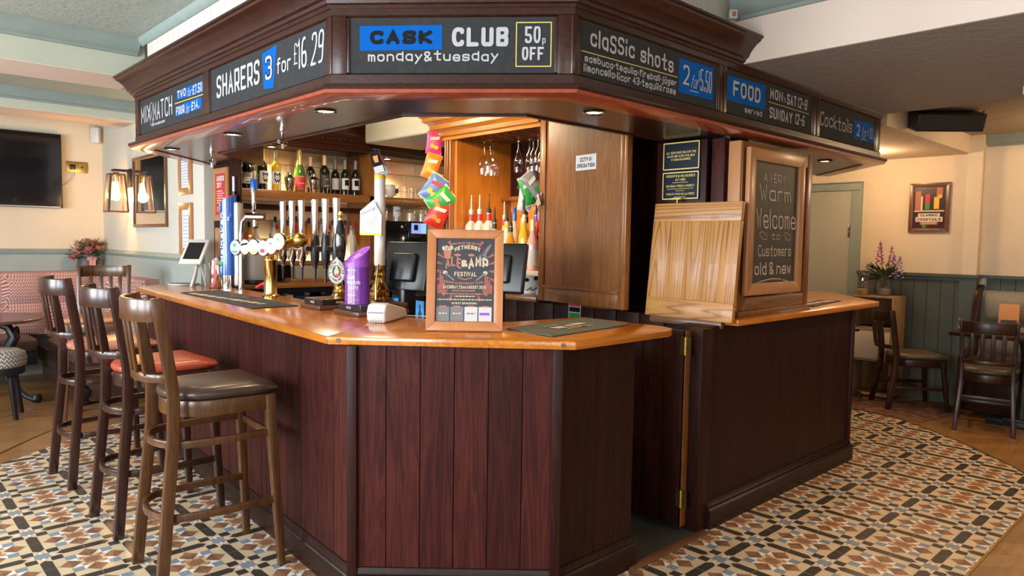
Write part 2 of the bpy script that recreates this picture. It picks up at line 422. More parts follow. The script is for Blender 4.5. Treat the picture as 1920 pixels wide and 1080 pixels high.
def ceil_mat(name, col):
    a = N(name); v = a.obj(); f = a.noise(v, 11, 5, .6, .4); g = a.noise(v, 40, 2, .5)
    a.l(a.ramp(f, [(.3, tuple(c*.95 for c in col)), (.7, col)]), a.b.inputs['Base Color']); a.set(Roughness=.85)
    a.bump(a.math('ADD', f, a.math('MULTIPLY', g, .5)), .28, .02); return a.m
CEIL = ceil_mat('artex_sage_ceiling', (.37,.40,.36))
CEIL_G = ceil_mat('artex_grey_beam', (.29,.285,.28))
CEIL_B = ceil_mat('artex_tan_ceiling', (.34,.27,.19))
UPST = plain('cream_boarding', (.56,.54,.47), .6)
BOARD = plain('blackboard', (.034,.034,.035), .8, spec=.15, var=.12, vscale=40)
CHALKB = plain('brown_chalkboard', (.045,.038,.032), .5, var=.15, vscale=12)
WHITE = plain('white_paint_lettering', (.43,.42,.44), .8, spec=.1)
CHALK = plain('chalk_lettering', (.55,.47,.40), .9, spec=.1)
BLUE = plain('blue_paint_patch', (.001,.095,.40), .8, spec=.1)
INK = plain('black_paint_lettering', (.012,.012,.013), .8, spec=.1)
GOLD = plain('gold_paint', (.62,.46,.13), .45)
CREAMT = plain('cream_print', (.54,.44,.30), .6)
TERRA = plain('terracotta_print', (.42,.15,.085), .6)
BRASS = plain('polished_brass', (.78,.52,.16), .16, 1)
BRASS_O = plain('aged_brass', (.50,.34,.10), .32, 1, var=.2)
CHROME = plain('chrome', (.62,.61,.60), .07, 1)
STEEL = plain('brushed_steel', (.60,.59,.58), .42, .7)
BLACK = plain('black_plastic', (.012,.012,.013), .35)
BLACKG = plain('gloss_black', (.008,.008,.009), .1, coat=.5)
WPLAS = plain('white_plastic', (.60,.58,.55), .4)
CERAM = plain('white_ceramic', (.62,.59,.55), .25)
PURPLE = plain('purple_tin', (.13,.025,.30), .3, coat=.2)
PURPLE_L = plain('light_purple_lid', (.24,.06,.46), .35)
LEATH = plain('dark_brown_leather', (.045,.024,.017), .36, var=.2, vscale=25, coat=.1)
LEATH_T = plain('tan_leather', (.42,.17,.07), .35, var=.12, vscale=18)
LEATH_R = plain('red_orange_leather', (.36,.060,.030), .33, var=.15, vscale=18)
LEATH_C = plain('coral_tan_leather', (.40,.16,.10), .33, var=.15, vscale=18)
BANQL = plain('banquette_brown_leather', (.075,.036,.026), .36, var=.25, vscale=12, coat=.1)
SEATG = plain('olive_brown_vinyl', (.085,.062,.036), .4, var=.15, vscale=20)
GREYF = plain('grey_tufted_cloth', (.27,.24,.20), .85, var=.15, vscale=60)
RED = plain('red_print', (.52,.03,.03), .5)
REDG = plain('gloss_red', (.60,.02,.02), .25)
GREEN = plain('green_print', (.02,.26,.05), .5)
TEAL = plain('teal_print', (.02,.30,.25), .5)
YEL = plain('yellow_print', (.75,.45,.03), .5)
ORNG = plain('orange_print', (.75,.22,.02), .4)
PINK = plain('pink_print', (.62,.05,.22), .4)
PAPER = plain('paper', (.56,.54,.55), .8)
PAPERB = plain('blue_white_paper', (.62,.66,.78), .8)
CARD_O = plain('orange_menu_card', (.72,.30,.10), .6)
MATG = plain('grey_bar_towel', (.085,.085,.065), .9, var=.2, vscale=90)
MATB = plain('navy_bar_runner', (.018,.019,.032), .75, var=.15, vscale=90)
BLUEG = plain('gloss_blue', (.010,.085,.42), .2, coat=.5)
TVB = plain('tv_screen', (.005,.004,.006), .12, coat=.3)
MIRR = plain('mirror_glass', (.80,.78,.75), .02, 1)
IRON = plain('cast_iron', (.012,.011,.012), .4)
TILEW = plain('cream_wall_tile', (.78,.66,.46), .35)
ORNW = plain('orange_back_panel', (.78,.28,.04), .6)
GLASS = glassy('clear_glass', (.97,.97,.97))
GLASSB = glassy('window_glass', (.93,.96,.98), .2)
WINEG = plain('dark_wine_glass', (.010,.012,.008), .08, coat=.4)
GREENG = plain('green_bottle_glass', (.06,.14,.02), .1, coat=.4)
AMBER = plain('amber_spirit', (.55,.22,.02), .1, coat=.4)
YELW = plain('golden_wine', (.60,.36,.02), .1, coat=.4)
REDL = plain('red_liqueur', (.55,.02,.04), .1, coat=.4)
PALE = plain('pale_spirit', (.68,.60,.46), .12, coat=.4)
CLEARS = plain('clear_spirit', (.52,.48,.44), .12, coat=.4)
AQUA = plain('aqua_spirit', (.38,.52,.52), .12, coat=.4)
ORSP = plain('orange_spirit', (.72,.20,.02), .12, coat=.4)
BLUESP = plain('dark_blue_bottle', (.015,.03,.10), .12, coat=.4)
PINKSP = plain('pink_spirit', (.66,.33,.28), .12, coat=.4)
FOIL = plain('cream_capsule', (.62,.47,.28), .35)
FOILG = plain('grey_capsule', (.20,.19,.20), .35)
GOLDF = plain('gold_foil', (.62,.50,.20), .3, .7)
LABELC = plain('cream_label', (.66,.58,.45), .6)
LABELW = plain('white_label', (.60,.58,.56), .7)
LABELD = plain('dark_label', (.06,.055,.045), .6)
LENS_W = plain('lit_badge_face', (.62,.60,.56), .35, emit=(1,.93,.85), es=.22)
LAMPG = glow('downlight_lens', (1,.86,.62), 14)
BULB = glow('filament_bulb', (1,.60,.22), 30)
LEDW = glow('shelf_light_strip', (1,.9,.72), 7)
SCREENB = glow('lit_machine_screen', (.30,.52,1.0), .9)
FRIDGE = glow('fridge_light', (.30,.75,.85), .55)
FRID_B = glow('fridge_blue_light', (.10,.40,.85), .7)
LEAFM = plain('leaf_green', (.055,.10,.030), .6, var=.4, vscale=20)
LEAFO = plain('olive_leaf', (.14,.12,.04), .6, var=.4, vscale=20)
ROSE = plain('dusty_rose_petals', (.50,.16,.14), .6, var=.3, vscale=40)
ROSEP = plain('peach_petals', (.68,.34,.26), .6, var=.25, vscale=40)
LILAC = plain('lilac_petals', (.34,.24,.50), .6, var=.25, vscale=40)
MAGEN = plain('magenta_petals', (.46,.08,.36), .6, var=.25, vscale=40)
PINKP = plain('pink_petals', (.62,.20,.30), .6, var=.25, vscale=40)
VASE_D = plain('charcoal_vase', (.075,.07,.08), .5)
RIBP = plain('pink_ribbon', (.66,.28,.26), .5)
def chevron():
    a = N('red_cream_zigzag_cloth'); tc = a.n('ShaderNodeTexCoord'); sp = a.n('ShaderNodeSeparateXYZ'); a.l(tc.outputs['Object'], sp.inputs[0])
    u = a.math('ADD', sp.outputs[0], a.math('MULTIPLY', sp.outputs[1], 1.0))
    tri = a.math('PINGPONG', a.math('MULTIPLY', u, 46), .5)
    s = a.math('FRACT', a.math('ADD', a.math('MULTIPLY', sp.outputs[2], 30), a.math('MULTIPLY', tri, 1.6)))
    k = a.math('GREATER_THAN', s, .48)
    a.l(a.mix(k, (.34,.095,.085), (.60,.42,.36)), a.b.inputs['Base Color']); a.set(Roughness=.9); return a.m
CHEV = chevron()
def floorboards():
    a = N('oak_strip_flooring'); v = a.obj((1,1,1), (0,0,math.radians(45)))
    b = a.n('ShaderNodeTexBrick'); a.l(v, b.inputs[0]); b.inputs['Scale'].default_value = 1; b.inputs['Brick Width'].default_value = 1.4; b.inputs['Row Height'].default_value = .14; b.inputs['Mortar Size'].default_value = .0025
    b.inputs['Color1'].default_value = (.36,.19,.07,1); b.inputs['Color2'].default_value = (.28,.135,.048,1); b.inputs['Mortar'].default_value = (.22,.11,.04,1); b.offset = .37
    v2 = a.obj((.12,1,1), (0,0,math.radians(45))); f = a.noise(v2, 28, 5, .65, .8)
    c = a.mix(.6, b.outputs[0], a.ramp(f, [(.3,(.45,.45,.45)),(.7,(1.15,1.1,1.0))]), 'MULTIPLY')
    a.l(c, a.b.inputs['Base Color']); a.set(Roughness=.28, Coat_Weight=.15); return a.m
FLOORW = floorboards()
def carpet():
    a = N('red_brown_carpet'); f = a.noise(a.obj((1,1,1)), 9, 6, .75, 1.5)
    a.l(a.ramp(f, [(.35,(.045,.018,.012)),(.5,(.13,.05,.03)),(.62,(.22,.12,.07)),(.7,(.09,.04,.03))]), a.b.inputs['Base Color']); a.set(Roughness=.95); return a.m
CARPET = carpet()
# ---------------------------------------------------------------- room shell
def sb(name, b, mat, bevel=0, label=None):
    m = M()
    for q in (b if isinstance(b[0], (list, tuple)) else [b]): m.box(*q)
    return struct(m.build(name, mat, None, bevel), label)
sb('floor', (-2.6,9,-1.5,9,-.06,0), FLOORW)
# tiled area: geometric Victorian pattern laid in mesh, one tile cell 327 x 342 mm
TILE = [(-2.2,.83),(5.25,.83),(5.62,1.07),(6.05,1.5),(6.42,1.99),(6.55,2.5),(6.55,3.6),(2.3,6.95),(1.66,6.52),(1.24,6.29),(.94,5.955),(.72,5.677),(-.3,4.65),(-2.2,3.2)]
def clip(poly, reg):
    for i in range(len(reg)):
        a, b = reg[i], reg[(i+1) % len(reg)]; out = []
        def side(p): return (b[0]-a[0])*(p[1]-a[1])-(b[1]-a[1])*(p[0]-a[0])
        for j in range(len(poly)):
            p, q = poly[j], poly[(j+1) % len(poly)]; sp, sq = side(p), side(q)
            if sp >= 0: out.append(p)
            if (sp >= 0) != (sq >= 0):
                t = sp/(sp-sq); out.append((p[0]+(q[0]-p[0])*t, p[1]+(q[1]-p[1])*t))
        poly = out
        if len(poly) < 3: return None
    return poly
def tiles():
    cream, black, grey, white, terra, brown, dbrown, grout = range(8)
    cols = [plain('tile_buff', (.60,.455,.285), .3, var=.06, vscale=5), plain('tile_black', (.045,.038,.034), .28, var=.15, vscale=8), plain('tile_blue_grey', (.20,.245,.285), .3, var=.1, vscale=6),
            plain('tile_white', (.74,.68,.64), .3), plain('tile_terracotta', (.40,.17,.082), .3, var=.1, vscale=9), plain('tile_brown', (.27,.12,.06), .3, var=.15, vscale=9), plain('tile_dark_brown', (.19,.085,.045), .3, var=.15, vscale=9), plain('tile_grout', (.28,.21,.15), .6)]
    P = []          # (polygon, colour) in one quarter, units of 1/12 cell
    def add(c, *pts): P.append((c, pts))
    add(cream, (0,0),(6,0),(6,6),(0,6))
    Q = [(black, [(2.1,0),(2.9,.85),(6,.85),(6,0)]), (black, [(0,2.1),(.85,2.9),(.85,6),(0,6)]),
         (black, [(.95,.95),(2.6,.95),(2.6,2.6),(.95,2.6)]), (grey, [(2.6,2.6),(4.2,2.6),(4.2,4.2),(2.6,4.2)]),
         (white, [(4.2,2.6),(5.3,3.9),(4.2,4.2)]), (white, [(2.6,4.2),(4.2,4.2),(3.9,5.3)]),
         (terra, [(4.2,4.2),(5.1,4.4),(4.75,4.75)]), (terra, [(4.2,4.2),(4.4,5.1),(4.75,4.75)]),
         (brown, [(6,1.25),(4.45,2.85),(6,2.85)]), (dbrown, [(4.45,2.85),(6,2.85),(6,4.45),(5.3,3.75)]),
         (brown, [(1.25,6),(2.85,4.45),(2.85,6)]), (dbrown, [(2.85,4.45),(2.85,6),(4.45,6),(3.75,5.3)]),
         (brown, [(6,4.75),(4.75,6),(6,6)]), (terra, [(4.75,4.75),(6,4.75),(4.75,6)]),
         (grey, [(0,0),(1.0,0),(.8,.8),(0,1.0)]), (white, [(1.0,0),(2.1,0),(.9,.45)]), (white, [(0,1.0),(.45,.9),(0,2.1)]),
         (terra, [(1.0,.1),(1.25,.45),(.85,.75)]), (terra, [(.1,1.0),(.75,.85),(.45,1.25)]),
         (white, [(.95,.95),(2.3,.5),(1.6,.95)]), (white, [(.95,.95),(.95,1.6),(.5,2.3)])]
    m = M(); px_, py_ = .327, .342; x0, y0 = 3.555, 1.656
    zs = .002
    def put(poly, c, z):
        q = clip(poly, TILE)
        if q: m.add([(x,y,z) for x, y in q], [tuple(range(len(q)))], c)
    put(TILE, cream, .0015)
    for i in range(-18, 10):
        for j in range(-3, 17):
            cx, cy = x0+i*px_, y0+j*py_
            if cx+.2 < -1.2 or cy > 7.2 or cy < .6: continue
            if (cx > 1.9 and cx < 5.2 and cy > 2.3): continue
            for sx in (1,-1):
                for sy in (1,-1):
                    for c, pts in Q:
                        poly = [(cx+sx*a*px_/12, cy+sy*b*py_/12) for a, b in pts]
                        if sx*sy < 0: poly = poly[::-1]
                        put(poly, c, .0021)
    for i in range(-18, 10):       # fine joints
        for k in (0,):
            x = x0+(i+.5)*px_
            put([(x-.0012,.8),(x+.0012,.8),(x+.0012,7),(x-.0012,7)], grout, .0025)
    for j in range(-3, 17):
        y = y0+(j+.5)*py_
        put([(-2.3,y-.0012),(6.6,y-.0012),(6.6,y+.0012),(-2.3,y+.0012)], grout, .0025)
    o = m.build('floor_tiles', cols); struct(o, 'geometric patterned floor tiles around the bar')
    e = M(); e.sweep(TILE, [(0,.001),(.012,.001),(.012,.0045),(0,.0045)], closed=True); struct(e.build('floor_trim', BRASS_O))
tiles()
m = M(); m.prism([(6.45,1.9),(7.42,1.7),(7.42,4.2),(6.7,4.2),(6.56,2.55)], .001, .006); struct(m.build('floor_carpet', CARPET), 'red brown carpet in the far right corner')
m = M(); m.prism([(2.45,1.88),(3.10,1.88),(3.10,4.5),(2.10,4.5),(2.10,2.9)], .001, .006); struct(m.build('floor_mat', plain('dark_bar_matting', (.028,.024,.020), .8, var=.3, vscale=60)), 'dark rubber floor inside the bar')
m = M(); m.box(2.50,3.12,1.84,1.885,.001,.012); struct(m.build('floor_threshold', DARKFR, None, .003), 'wooden threshold strip')
# walls
H = 2.74
def wall_with_holes(name, axis, pos, a0, a1, holes, mat, th=.12):
    b = []; cur = a0
    for h0, h1, z0, z1 in holes:
        b += [(cur,h0,0,H), (h0,h1,0,z0), (h0,h1,z1,H)]; cur = h1
    b.append((cur,a1,0,H)); m = M()
    for u0, u1, z0, z1 in b:
        if axis == 'x': m.box(pos-th, pos, u0, u1, z0, z1)
        else: m.box(u0, u1, pos-th, pos, z0, z1)
    return struct(m.build(name, mat))
wall_with_holes('wall_left', 'x', -2.6, -1.62, 8.87, [(.2,1.8,.9,2.35),(2.4,4,.9,2.35),(4.6,6.2,.9,2.35)], CREAM)
wall_with_holes('wall_front', 'y', -1.5, -2.6, 7.62, [(-1.5,.3,.9,2.35)], CREAM)
for i, (a, b_) in enumerate(((.2,1.8),(2.4,4),(4.6,6.2))):
    w = M()
    for y in (a, (a+b_)/2-.02, b_-.04): w.box(-2.66,-2.61, y, y+.04, .9, 2.35)
    for z in (.9, 1.75, 2.31): w.box(-2.66,-2.61, a, b_, z, z+.04)
    struct(w.build('window_%d' % (i+1), WHITEP))
w = M()
for x in (-1.5,-.62,.26): w.box(x,x+.04,-1.56,-1.51,.9,2.35)
for z in (.9,1.75,2.31): w.box(-1.5,.3,-1.56,-1.51,z,z+.04)
struct(w.build('window_4', WHITEP))
sb('wall_back', (-2.6,2.22,8.75,8.87,0,H), CREAM)
sb('wall_lamp', [(2.1,2.22,5.78,8.75,0,H)], CREAM_L)
sb('wall_right', [(7.5,7.62,1.80,8.9,0,H), (7.58,7.70,-1.5,1.80,0,H), (7.445,7.51,1.80,1.92,0,2.46)], CREAM)
sb('wall_rear', (2.22,7.5,6.3,6.42,0,H), CREAM)
# dado panelling and rails
sb('baseboard_back', [(-2.6,2.09,8.72,8.75,0,1.24),(2.07,2.1,5.79,8.72,0,1.24)], SAGE)
m = M(); prof = [(0,1.235),(.02,1.235),(.03,1.25),(.034,1.268),(.02,1.285),(.01,1.30),(0,1.30)]
m.sweep([(2.1,5.78),(2.1,8.75),(-2.6,8.75)], [(o, z) for o, z in prof]); struct(m.build('trim_1', SAGE_T), 'sage chair rail')
m = M()
for k in range(34):
    y = 1.86+k*.115
    if not 2.80 < y < 3.62 and y < 5.6: m.box(7.475,7.5, y, y+.111, 0, 1.18)
for k in range(30):
    y = -1.5+k*.112
    if y < 1.7: m.box(7.555,7.58, y, y+.108, 0, 1.18)
m.box(7.425,7.5,1.79,1.925,0,1.18)
struct(m.build('baseboard_right', DGREEN), 'dark green tongue and groove dado')
m = M(); m.box(7.44,7.5,1.78,2.84,1.18,1.205); m.box(7.41,7.58,1.775,1.94,1.18,1.206); m.box(7.52,7.58,-1.5,1.8,1.18,1.205); m.box(7.455,7.5,1.78,2.84,1.15,1.18); m.box(7.47,7.5,1.92,2.84,0,.13); m.box(7.55,7.58,-1.5,1.8,0,.13)
struct(m.build('trim_2', DGREEN), 'dark green chair rail')
# grey-green door in the right wall
d = struct(M().box(7.475,7.5,2.93,3.62,0,2.01).build('door_1', DOORP, None, .004), 'grey-green plain door')
m = M(); m.box(7.46,7.52,2.845,2.93,0,2.01); m.box(7.46,7.52,3.62,3.71,0,2.01); m.box(7.46,7.52,2.845,3.71,2.012,2.085); m.box(7.445,7.51,2.83,2.843,0,2.085); m.box(7.445,7.51,2.83,3.72,2.087,2.1)
m.build('door_frame', SAGE_T, d, .004)
m = M(); m.box(7.455,7.475,2.925,2.945,1.55,1.66); m.box(7.455,7.475,2.925,2.945,.3,.41); m.build('door_hinge', CHROME, d, .002)
# ceilings and beams
sb('ceiling', [(-2.6,5.22,-1.5,6.3,H,H+.05)], CEIL)
sb('ceiling_right', [(5.22,7.7,-1.5,6.3,2.46,2.52),(5.18,5.22,1.96,6.3,2.46,2.80)], CEIL_B)
sb('ceiling_alcove', [(-2.6,2.22,5.73,7.42,2.70,2.75), (-2.6,2.22,7.42,8.75,2.66,2.71)], CEIL)
sb('ceiling_beam', [(-2.6,1.53,5.25,5.73,2.50,2.74)], SAGE_W)
sb('ceiling_beam_rear', [(-2.6,2.1,7.42,7.95,2.53,2.70)], SAGE_W)
sb('ceiling_beam_underside', [(-2.6,1.50,5.255,5.73,2.495,2.50), (-2.6,2.1,7.425,7.95,2.525,2.53)], PINKW)
m = M(); pr = [(0,2.64),(.02,2.64),(.03,2.655),(.05,2.66),(.085,2.70),(.09,2.74),(0,2.74)]
m.sweep([(1.48,5.25),(-2.6,5.25)], pr); m.sweep([(3.33,1.9),(3.33,-1.5)], [(-o, z-.07) for o, z in pr]); 
m.sweep([(2.1,7.42),(-2.6,7.42)], [(o*.8, z-.04) for o, z in pr])
m.sweep([(3.33,1.95),(2.05,1.95),(1.495,2.60),(1.495,5.25)], [(0,2.695),(.012,2.70),(.03,2.725),(.034,2.74),(0,2.74)]); m.sweep([(7.5,1.9),(7.5,2.8)], [(o*.7,z-.28) for o, z in pr]); m.sweep([(7.58,-1.5),(7.58,1.8)], [(o*.9,z-.28) for o, z in pr])
struct(m.build('trim_3', SAGE_T), 'sage ceiling mouldings')
sb('ceiling_beam_right', (3.335,5.22,-1.5,1.96,2.352,2.74), CEIL_G)
sb('ceiling_beam_face', (3.325,3.335,-1.5,1.96,2.353,2.70), PINKW)
sb('ceiling_beam_corner', (5.4,7.5,1.90,2.75,2.30,2.46), CREAM)
# ---------------------------------------------------------------- bar counters
def plank_run(m, p, q, z0, z1, w, th=.016, gap=.0035, mi=0):
    p = Vector(p); q = Vector(q); L = (q-p).length; d = (q-p)/L; n = Vector((d.y,-d.x)); k = max(1, round(L/w)); w = L/k
    for i in range(k):
        a = p+d*(i*w+gap/2); b = p+d*((i+1)*w-gap/2)
        A, B, C_, D = a-n*th, b-n*th, b, a
        e = .004
        m.add([(A.x,A.y,z0),(B.x,B.y,z0),(C_.x,C_.y,z0),(D.x,D.y,z0),(A.x,A.y,z1),(B.x,B.y,z1),(C_.x,C_.y,z1),(D.x,D.y,z1)],
              [(0,3,2,1),(4,5,6,7),(0,1,5,4),(1,2,6,5),(2,3,7,6),(3,0,4,7)], mi)
SK = [(0,0),(.022,0),(.022,.095),(.018,.103),(.012,.108),(.016,.118),(.010,.128),(.006,.140),(0,.142)]
def front_bar():
    t = T('bar_counter', 'mahogany panelled bar counter with glossy orange oak top, in front of the taps', 'bar counter', (1.5,3.6,0))
    o = Vector((-1.5,-3.6,0))
    def B(m, *a, **k): ob = m.build(*a, **k); ob.location = o; return ob
    L = [(1.374,2.511),(2.03,2.95),(2.06,3.6),(2.165,5.3),(2.14,5.74),(2.085,5.80),(2.085,6.10),(1.95,6.10),(1.585,5.75)]
    F = [(1.374,2.511),(2.042,1.803),(2.67,1.806),(2.725,1.83),(2.752,1.885),(2.755,1.95),(2.755,2.39),(2.30,2.45),(2.05,2.82),(2.03,2.95)]
    B(M().prism(L, 1.035, 1.068), 'worktop', COUNTER, t, .005)
    B(M().prism(F, 1.035, 1.068), 'worktop', COUNTER_X, t, .005)
    A_, Bc, E_ = (1.447,2.445), (2.03,1.888), (2.53,1.888)
    m = M(); m.prism([(1.475,2.47),(2.05,1.915),(2.51,1.915),(2.51,2.3),(2.3,2.4),(1.98,2.8),(2.10,5.2),(2.08,5.95),(2.02,6.0),(1.66,5.66)], .0, 1.035); B(m, 'carcass', MAHOG_D, t)
    m = M(); plank_run(m, (1.64,5.67), A_, .1, 1.035, .160); plank_run(m, A_, Bc, .1, 1.035, .145); plank_run(m, (2.0,6.02), (1.64,5.67), .1, 1.035, .135); B(m, 'panelling', MAHOG, t, ang=25)
    m = M(); plank_run(m, Bc, E_, .1, 1.035, .12, gap=.001); plank_run(m, E_, (2.53,2.3), .1, 1.035, .13, gap=.001); B(m, 'end_panelling', MAHOG_D, t)
    for x, y in (A_, Bc):
        m = M(); m.bar((x+.002,y-.002,.05), (x+.002,y-.002,1.034), .04, .04, up=(.69,-.72,0)); B(m, 'corner_post', MAHOG_D, t, .003)
    m = M(); m.sweep([(2.53,2.3),E_,Bc,A_,(1.64,5.67),(2.0,6.02)], [(o_, z) for o_, z in SK]); B(m, 'skirting', SKIRT, t)
    B(M().prism([(2.04,2.84),(2.30,2.46),(2.74,2.41),(2.95,2.75),(2.95,3.05),(2.62,3.12),(2.48,3.5),(2.05,3.5)], .90, .93), 'inner_shelf', BACKBAR, t, .004)
    for p, q in (((1.374,2.511),(2.042,1.803)),):
        d = (Vector(q)-Vector(p)).normalized(); n = Vector((d.y,-d.x))
        for s in (.045,.925):
            c = Vector(p)+d*s-n*-.0005; m = M(); m.lathe([(.010,-.001),(.010,.0015)], 16); m.xf(Matrix.Translation((c.x,c.y,1.052)) @ Matrix.Rotation(math.atan2(d.y,d.x),4,'Z') @ Matrix.Rotation(PI/2,4,'X')); B(m, 'wooden_plug', DARKFR, t)
front_bar()
def right_bar():
    t = T('bar_counter', 'dark panelled bar counter with oak top beneath the welcome chalkboard', 'bar counter', (4.2,2.2,0)); o = Vector((-4.2,-2.2,0))
    def B(m, *a, **k): ob = m.build(*a, **k); ob.location = o; return ob
    B(M().prism([(3.30,1.825),(5.20,1.825),(5.26,1.845),(5.92,2.45),(5.92,3.1),(3.80,3.1),(3.80,2.085),(3.30,2.085)], 1.035, 1.068), 'worktop', COUNTER_X, t, .005)
    m = M(); m.prism([(3.16,1.90),(4.95,1.90),(5.5,2.42),(5.5,3.0),(3.80,3.0),(3.80,2.08),(3.16,2.08)], 0, 1.035); B(m, 'carcass', MAHOG_D, t)
    m = M(); m.box(3.07,3.17,1.885,1.98,0,1.03); B(m, 'door_post', MAHOG_D, t, .003)
    m = M(); m.box(4.93,4.965,1.885,1.92,.1,1.035); B(m, 'corner_post', MAHOG_D, t, .003)
    m = M(); m.sweep([(5.5,2.42),(4.95,1.90),(3.16,1.90)], [(a*1.6, z) for a, z in SK]); B(m, 'skirting', SKIRT, t)
right_bar()
# half door standing open into the bar, between the two counters
t = T('half_door', 'dark mahogany half door standing open in the gap between the counters', 'door', (3.045,1.95,0), math.radians(94))
m = M()
for k in range(5): m.box(.015+k*.115, .015+k*.115+.113, -.02, .02, .03, 1.02)
m.build('door_panel', MAHOG_D, t, .002)
m = M(); m.box(-.002,.005,-.022,.022,.03,1.02); m.build('worn_edge', CABW, t)
for z in (.90,.13):
    h = M(); h.box(-.012,.03,.021,.025,z,z+.09); h.box(-.03,.004,.024,.028,z,z+.09); h.tube([(0,.028,z),(0,.028,z+.09)], .007); h.build('hinge', BRASS_O, t)
# lifted counter flap
t = T('counter_flap', 'lifted pale oak counter flap with bold grain, leaning against the chalkboard cabinet', 'counter flap', (3.262,1.835,1.052), (0, math.radians(6.5), 0))
m = M()
ys = [0,.10,.20,.31,.42,.53]
for a, b in zip(ys, ys[1:]): m.box(-.012,.018,a,b,.10,.52)
m.build('grain_board', FLAPW, t, .001)
for z in (0,.52): M().box(-.012,.018,0,.53,z,z+.10).build('end_rail', FLAPX, t, .002)
m = M(); m.box(-.008,.02,.06,.5,-.035,0); m.build('hinge_batten', DARKFR, t, .002)
m = M(); m.tube([(.004,.40,.62),(.004,.40,.645)], .005); m.box(-.01,.02,.37,.43,.64,.65); m.build('catch', BRASS_O, t)

# ---------------------------------------------------------------- canopy over the bar
PATH = [(5.85,2.5),(5.22,1.875),(2.075,1.875),(1.43,2.57),(1.43,5.12),(2.12,5.83)]
def off(path, o):
    n = len(path); P = [Vector(p) for p in path]; out = []
    for i in range(n):
        d0 = (P[i]-P[max(i-1,0)]).normalized() if i else (P[1]-P[0]).normalized(); d1 = (P[min(i+1,n-1)]-P[i]).normalized() if i < n-1 else d0
        n0 = Vector((-d0.y,d0.x)); n1 = Vector((-d1.y,d1.x)); k = n0+n1; k = k/max(k.dot(n0),.3); out.append((P[i].x+k.x*o, P[i].y+k.y*o))
    return out
SIGNS = []      # local frames of the six fascia boards: origin (left end), rotation, width, z0, z1
def fr(p, q, z0=2.10, z1=2.312):
    p = Vector(p); q = Vector(q); d = q-p; return (p, math.atan2(d.y, d.x), d.length, z0, z1)
SIGNS = [fr((1.43,5.04),(1.43,3.92)), fr((1.43,3.844),(1.43,2.604)), fr((1.471,2.526),(2.034,1.919)), fr((2.103,1.875),(3.123,1.875)), fr((3.19,1.875),(4.165,1.875)), fr((4.25,1.875),(5.13,1.875))]
def canopy():
    t = T('bar_canopy', 'dark mahogany canopy with moulded cornice hanging over the whole bar', 'bar canopy', (1.43,2.57,2.03)); o = Vector((-1.43,-2.57,-2.03))
    def B(m, *a, **k): ob = m.build(*a, **k); ob.location = o; return ob
    # fascia body, rails, stiles
    m = M(); m.sweep(PATH, [(-.05,2.05),(-.016,2.05),(-.016,2.345),(-.05,2.345)]); B(m, 'fascia_back', CANOPY, t)
    m = M(); m.sweep(PATH, [(-.03,2.055),(.004,2.055),(.004,2.092),(-.002,2.098),(-.014,2.102),(-.03,2.102)]); m.sweep(PATH, [(-.03,2.310),(-.014,2.310),(-.002,2.315),(.004,2.320),(.004,2.347),(-.03,2.347)])
    B(m, 'fascia_rail', CANOPY, t)
    m = M()
    for i, (p, a, w, z0, z1) in enumerate(SIGNS):
        d = Vector((math.cos(a), math.sin(a))); n = Vector((d.y,-d.x))
        for s, ext in ((0, -1), (w, 1)):
            lo = .075 if (i in (0,) and s == 0) or (i == 5 and s) else (.038 if i != 2 else .056)
            a0 = p+d*(s); a1 = p+d*(s+ext*lo)
            c = (a0+a1)/2 - n*.014
            m = M(); m.bar((c.x,c.y,2.095), (c.x,c.y,2.318), lo, .036, up=(n.x,n.y,0))
            b = p+d*(s+ext*-.006) - n*.010
            m.bar((b.x,b.y,2.10), (b.x,b.y,2.312), .013, .022, up=(n.x,n.y,0))
            B(m, 'fascia_stile', CANOPY_Y, t, .002)
    m = M(); m.sweep(PATH, [(-.03,2.03),(.040,2.03),(.046,2.038),(.044,2.048),(.03,2.053),(.012,2.056),(-.03,2.056)]); B(m, 'ledge', CANOPY, t)
    m = M(); m.sweep(PATH, [(-.09,2.013),(.022,2.013),(.034,2.018),(.038,2.030),(-.09,2.030)]); B(m, 'ledge_bead', REDTRIM, t)
    m = M(); m.sweep(PATH, [(-.455,2.020),(-.085,2.020),(-.085,2.034),(-.455,2.034)]); B(m, 'soffit', SOFFIT, t)
    m = M(); m.sweep(PATH, [(-.475,2.012),(-.455,2.012),(-.455,2.40),(-.475,2.40)]); B(m, 'inner_board', CANOPY, t)
    cp = [(3.325,1.875)]+PATH[2:]
    m = M(); m.sweep(cp, [(-.12,2.345),(.010,2.345),(.016,2.356),(.026,2.360),(.030,2.372),(.042,2.378),(.050,2.396),(.066,2.418),(.088,2.438),(.104,2.446),(.108,2.456),(.118,2.460),(.118,2.470),(-.12,2.474)]); B(m, 'cornice', CANOPY, t, ang=22)
    m = M(); m.sweep([PATH[0],PATH[1],(3.325,1.875)], [(-.05,2.345),(.012,2.345),(.016,2.351),(-.05,2.352)]); B(m, 'top_trim', CANOPY, t)
    up = off(cp, -.07); m = M()
    for a, b in zip(up, up[1:]):
        plank_run(m, b, a, 2.474, H, .098, .012, .003)
    B(m, 'upstand_boarding', UPST, t)
canopy()
